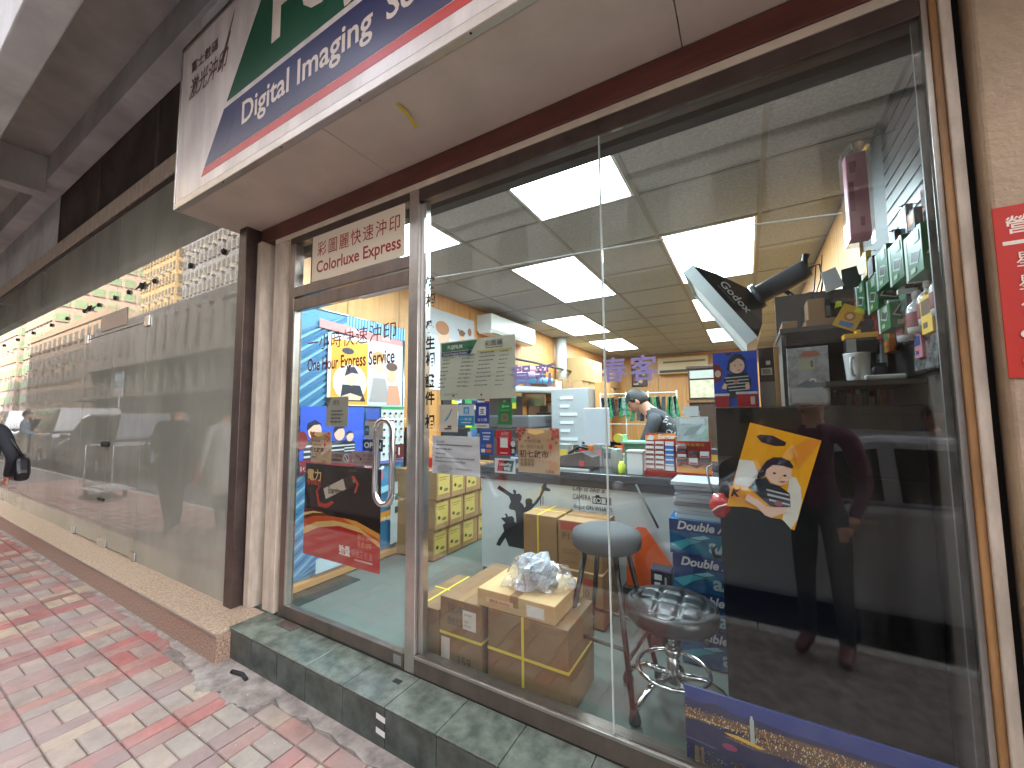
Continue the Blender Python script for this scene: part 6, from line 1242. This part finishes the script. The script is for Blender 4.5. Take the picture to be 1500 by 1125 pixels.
vehicle(-23.8, -18.8, -3.85, -2.0, 'grey van with its side door open parked along the kerb', 'van', (120,118,112), 'van', open_door=True)
vehicle(-30.4, -26.0, -3.8, -2.0, 'white van parked farther along the kerb', 'van', (222,222,218), 'van')
for x, c, lab in ((-40.2,(190,50,44),'first red taxi in the row along the far kerb'), (-46.2,(190,50,44),'second red taxi in the row along the far kerb')): vehicle(x, x+4.6, -8.9, -7.1, lab, 'taxi', c, 'sedan', group='taxis along the far kerb')
# hand trolley with poles
tr = thing('hand_trolley', (-10.4,-1.15,0), 'metal hand trolley loaded with poles standing on the brick pavement', 'trolley')
MB().box(-10.85,-9.95,-1.42,-.95,.14,.17).build('platform', STEEL, tr, .004)
for x in (-10.75,-10.05):
    for y in (-1.36,-1.01): MB().lathe([(.0,-.02),(.06,-.02),(.065,0),(.06,.02),(0,.02)], (0,0,0), 16, 0, Matrix.Translation((x,y,.066)) @ Matrix.Rotation(R(90),4,'X')).build('wheel', RUBBER, tr)
MB().tube([(-10.83,-1.38,.17),(-10.86,-1.38,.95),(-10.86,-.99,.95),(-10.83,-.99,.17)], .014, 8).build('push_bar', STEEL, tr)
for k in range(4): MB().tube([(-11.3+.1*k,-1.3+.09*k,.20),(-9.3-.12*k,-1.28+.09*k,.215)], .02, 8).build('pole', CHROME, tr)
# people on the pavement
COATD = mat('dark_coat', (.022,.023,.028), .85, bump=(60,.3)); COATL = mat('light_coat', C(182,178,170), .85, noise=(8,.1), bump=(60,.3)); TEAL = mat('blue_grey_jacket', C(110,126,142), .8)
mw, _, _ = person((-6.32,-.765,0), 'man in a black jacket carrying a black shoulder bag past the whitened glass', dict(lkn=(.12,.09,.50), lan=(.10,.09,.12), ltoe=(.26,.10,.06), rkn=(-.02,-.09,.48), ran=(-.16,-.09,.12), rtoe=(-.02,-.10,.03), rel=(-.10,-.26,1.10), rwr=(.06,-.25,.92), lel=(-.06,.25,1.10), lwr=(.10,.23,.92)),
    dict(top=COATD, trouser=DKTR, shoe=SHOE), facing=178, sc=.99, build=1.08)
wm, _, _ = person((-5.9,-1.12,0), 'woman in a pale knee length coat walking beside the man in black', dict(lkn=(.10,.08,.50), rkn=(-.03,-.08,.48), ran=(-.14,-.08,.12), rtoe=(0,-.09,.04)), dict(top=COATL, trouser=DKTR, shoe=mat('pale_shoes', C(190,184,176), .5)), facing=178, sc=.95)
MB().lathe([(.22,.50), (.235,.56), (.21,.80), (.175,1.02), (.185,1.2), (.17,1.27)], (-5.9,-1.12,0), 24, 0).build('coat_skirt', COATL, wm)
MB().lathe([(.16,.62), (.20,.66), (.195,.85), (.175,1.02), (.19,1.2), (.17,1.28)], (-6.32,-.765,0), 24, 0).build('jacket_hem', COATD, mw)
sbag = thing('shoulder_bag', (-6.28,-.435,.80), 'slouchy black shoulder bag hanging at the side of the man in black', 'bag')
MB().prism([(-.20,.0), (.17,.02), (.22,.10), (.16,.24), (.02,.28), (-.16,.25), (-.22,.12)], -.05, .05, 0, fr_front(-6.30,-.46,.84)).build('bag_body', mat('bag_leather', (.012,.012,.013), .35, coat=.3), sbag, .03)
MB().tube([(-6.40,-.465,1.10), (-6.36,-.525,1.25), (-6.30,-.575,1.37), (-6.22,-.525,1.25), (-6.16,-.465,1.10)], .012, 8).build('bag_strap', BLACK, sbag)
rbag = MB().prism([(-.16,0), (.16,0), (.15,.30), (-.15,.30)], -.04, .04, 0, fr_front(-6.12,-.88,.62)).build('red_carrier', mat('red_print_bag', C(176,50,52), .5), bevel=.02); props(rbag, 'red carrier bag hanging between the man in black and the woman', 'carrier bag')
person((-18.3,-1.42,0), 'man in a blue grey jacket standing at the open van door', dict(lwr=(.22,.18,1.02), rwr=(.24,-.16,1.0), lel=(.0,.25,1.1), rel=(.0,-.25,1.1)), dict(top=TEAL, trouser=mat('khaki', C(150,140,122), .8), shoe=SHOE), facing=-70, sc=.98)
person((1.75,-4.5,-.13), 'person in a grey hooded top and dark blue vest beyond the parked car', {}, dict(top=mat('navy_vest', C(40,54,90), .8), sleeve=mat('hood_grey', C(170,176,186), .8), trouser=DKTR, shoe=SHOE), facing=60, sc=.96)
ph_, Hh, Wh = person((.36,-1.47,0), 'woman in a maroon top photographing the shop with a phone', dict(lsh=(.03,.175,1.37), lel=(.10,.27,1.14), lwr=(.10,.285,1.36), look=(1,.30,.0), rel=(-.04,-.235,1.1), rwr=(.10,-.20,.90)),
    dict(top=mat('maroon_knit', C(96,34,64), .85, noise=(14,.2), bump=(80,.4)), trouser=DKTR, shoe=mat('brown_shoes', C(110,64,56), .5)), facing=112, sc=.955, build=1.03)
phn = thing('phone', (.0,-1.487,1.42), 'dark phone held upright by the woman in the maroon top', 'phone'); box('phone_body', -.04, .035, -1.492, -1.484, 1.395, 1.545, BLACK, phn, .003)
# far side of the street
def facade(name, label, x0, x1, y0, y1, h, m, rows, cols, win, cat='building', group=None, base=4.0, ww=.55, wh=.5, sides=True, stuff=True, extra=None):
    t = thing(name, ((x0+x1)/2, (y0+y1)/2, -.3), label, cat, group); box('wall', x0, x1, y0, y1, -.35, h, m, t)
    box('parapet', x0-.15, x1+.15, y0-.15, y1+.15, h, h+.9, m, t)
    gw = MB(); pw_, ph_2 = (x1-x0)/cols, (h-base)/rows; d = .06
    for r in range(rows):
        for c in range(cols):
            xa = x0+pw_*(c+.5-ww/2); za = base+ph_2*(r+.5-wh/2); gw.box(xa, xa+pw_*ww, y1, y1+d, za, za+ph_2*wh)
            gw.box(xa-.08, xa+pw_*ww+.08, y1, y1+.25, za-.16, za-.04, 1)
            if r % 2 == 0 and c % 2: gw.box(xa+pw_*ww*.3, xa+pw_*ww*.3+.8, y1, y1+.5, za-.75, za-.2, 2)
    if sides:
        n = max(2, int((y1-y0)/pw_)); pd = (y1-y0)/n
        for r in range(rows):
            for c in range(n): ya = y0+pd*(c+.5-ww/2); za = base+ph_2*(r+.5-wh/2); gw.box(x1, x1+d, ya, ya+pd*ww, za, za+ph_2*wh); gw.box(x1, x1+.25, ya-.08, ya+pd*ww+.08, za-.16, za-.04, 1)
    props(gw.build('window', [win, m, mat('ac_boxes', C(112,108,98), .7)], t), kind='stuff')
    return t
DGL = mat('dark_window', C(74,70,64), .5, spec=.12); GRG = mat('green_window', C(92,110,84), .5, spec=.15)
pod = facade('podium_building', 'long grey podium building across the street', -66, 14, -26, -14, 11.0, mat('podium_grey', C(114,110,104), .8, noise=(.5,.15)), 2, 26, DGL, sides=False, base=4.2, ww=.5, wh=.55)
box('ledge', -66, 14, -13.999, -13.0, 6.6, 7.1, mat('podium_ledge', C(128,122,114), .8), pod); box('shop_awning', -66, 14, -13.999, -11.6, 3.3, 3.6, mat('podium_ledge', C(128,122,114), .8), pod)
for i in range(16): box('shutter', -65+i*5, -61.2+i*5, -13.999, -13.94, -.05, 3.1, ink([(90,92,94), (120,112,100), (70,74,80), (140,130,118)][i % 4], .6), pod)
for i in range(14): box('pilaster', -64.9+i*2.2, -64.5+i*2.2, -13.9985, -13.5, 3.65, 10.98, mat('podium_ledge', C(128,122,114), .8), pod)
TY = mat('tower_yellow', C(126,106,70), .8, noise=(.2,.1)); TO = mat('tower_orange', C(122,92,64), .8, noise=(.2,.1)); TP = mat('tower_pink', C(120,104,92), .8, noise=(.2,.1)); TT = mat('tower_tan', C(124,106,88), .8); TG = mat('tower_grey', C(92,92,92), .8, noise=(.2,.1))
facade('apartment_tower', 'yellow sunlit apartment tower rising behind the podium', -112, -92, -48, -30, 85, TY, 32, 13, DGL, group='towers across the street')
facade('apartment_tower', 'orange sunlit apartment tower at the left of the yellow tower', -150, -128, -62, -44, 90, TO, 34, 13, DGL, group='towers across the street')
facade('apartment_tower', 'pale tower with green windows at the far end of the street', -128, -108, -36, -18, 80, TP, 26, 9, GRG, group='towers across the street', ww=.75)
facade('apartment_tower', 'second pale tower with green windows at the far end of the street', -156, -134, -38, -18, 78, TP, 25, 9, GRG, group='towers across the street', ww=.75)
facade('apartment_tower', 'grey apartment tower standing close behind the podium', -86, -58, -44, -29, 66, TG, 24, 18, DGL, group='towers across the street')
facade('sky_screen_block', 'dark grey office block directly opposite the display window', -28, 16, -42, -27, 44, mat('sky_screen_dark', C(66,62,60), .8, noise=(.2,.15)), 15, 26, mat('sky_screen_glass', C(34,34,34), .6, spec=.1))  # dark block added across the street to keep sky out of the window reflection
facade('apartment_tower', 'pinkish tower closing the far end of the street', -215, -185, -60, -18, 75, TP, 24, 9, DGL, group='towers across the street')
facade('apartment_tower', 'ochre tower far down the street beyond the pink one', -275, -240, -80, -26, 85, TO, 26, 9, DGL, group='towers across the street')
facade('tan_terrace', 'tan row of shops with pilasters beyond the podium', -104, -67, -30, -15, 14, TT, 4, 14, DGL, base=3.5)
ps = thing('parking_sign', (-42,-9.8,0), 'blue and white parking sign on a grey post at the far kerb', 'sign')
MB().tube([(-42,-9.8,0), (-42,-9.8,4.4)], .06, 10).build('post', STEEL, ps)
box('board', -42.9, -41.1, -9.74, -9.70, 3.1, 5.0, ink((206,210,206)), ps); Mp = frame((-41.1,-9.699,3.1), (-1,0,0), (0,0,1))
printing(Mp, 0, [('r', .04,.7,1.76,1.86, (48,140,176)), ('t', .25,.85,1.2,'EP', (226,236,240), dict(bold=.03, width=1.3)), ('r', .2,.3,1.6,.42, (150,150,146))], ps, step=.004)
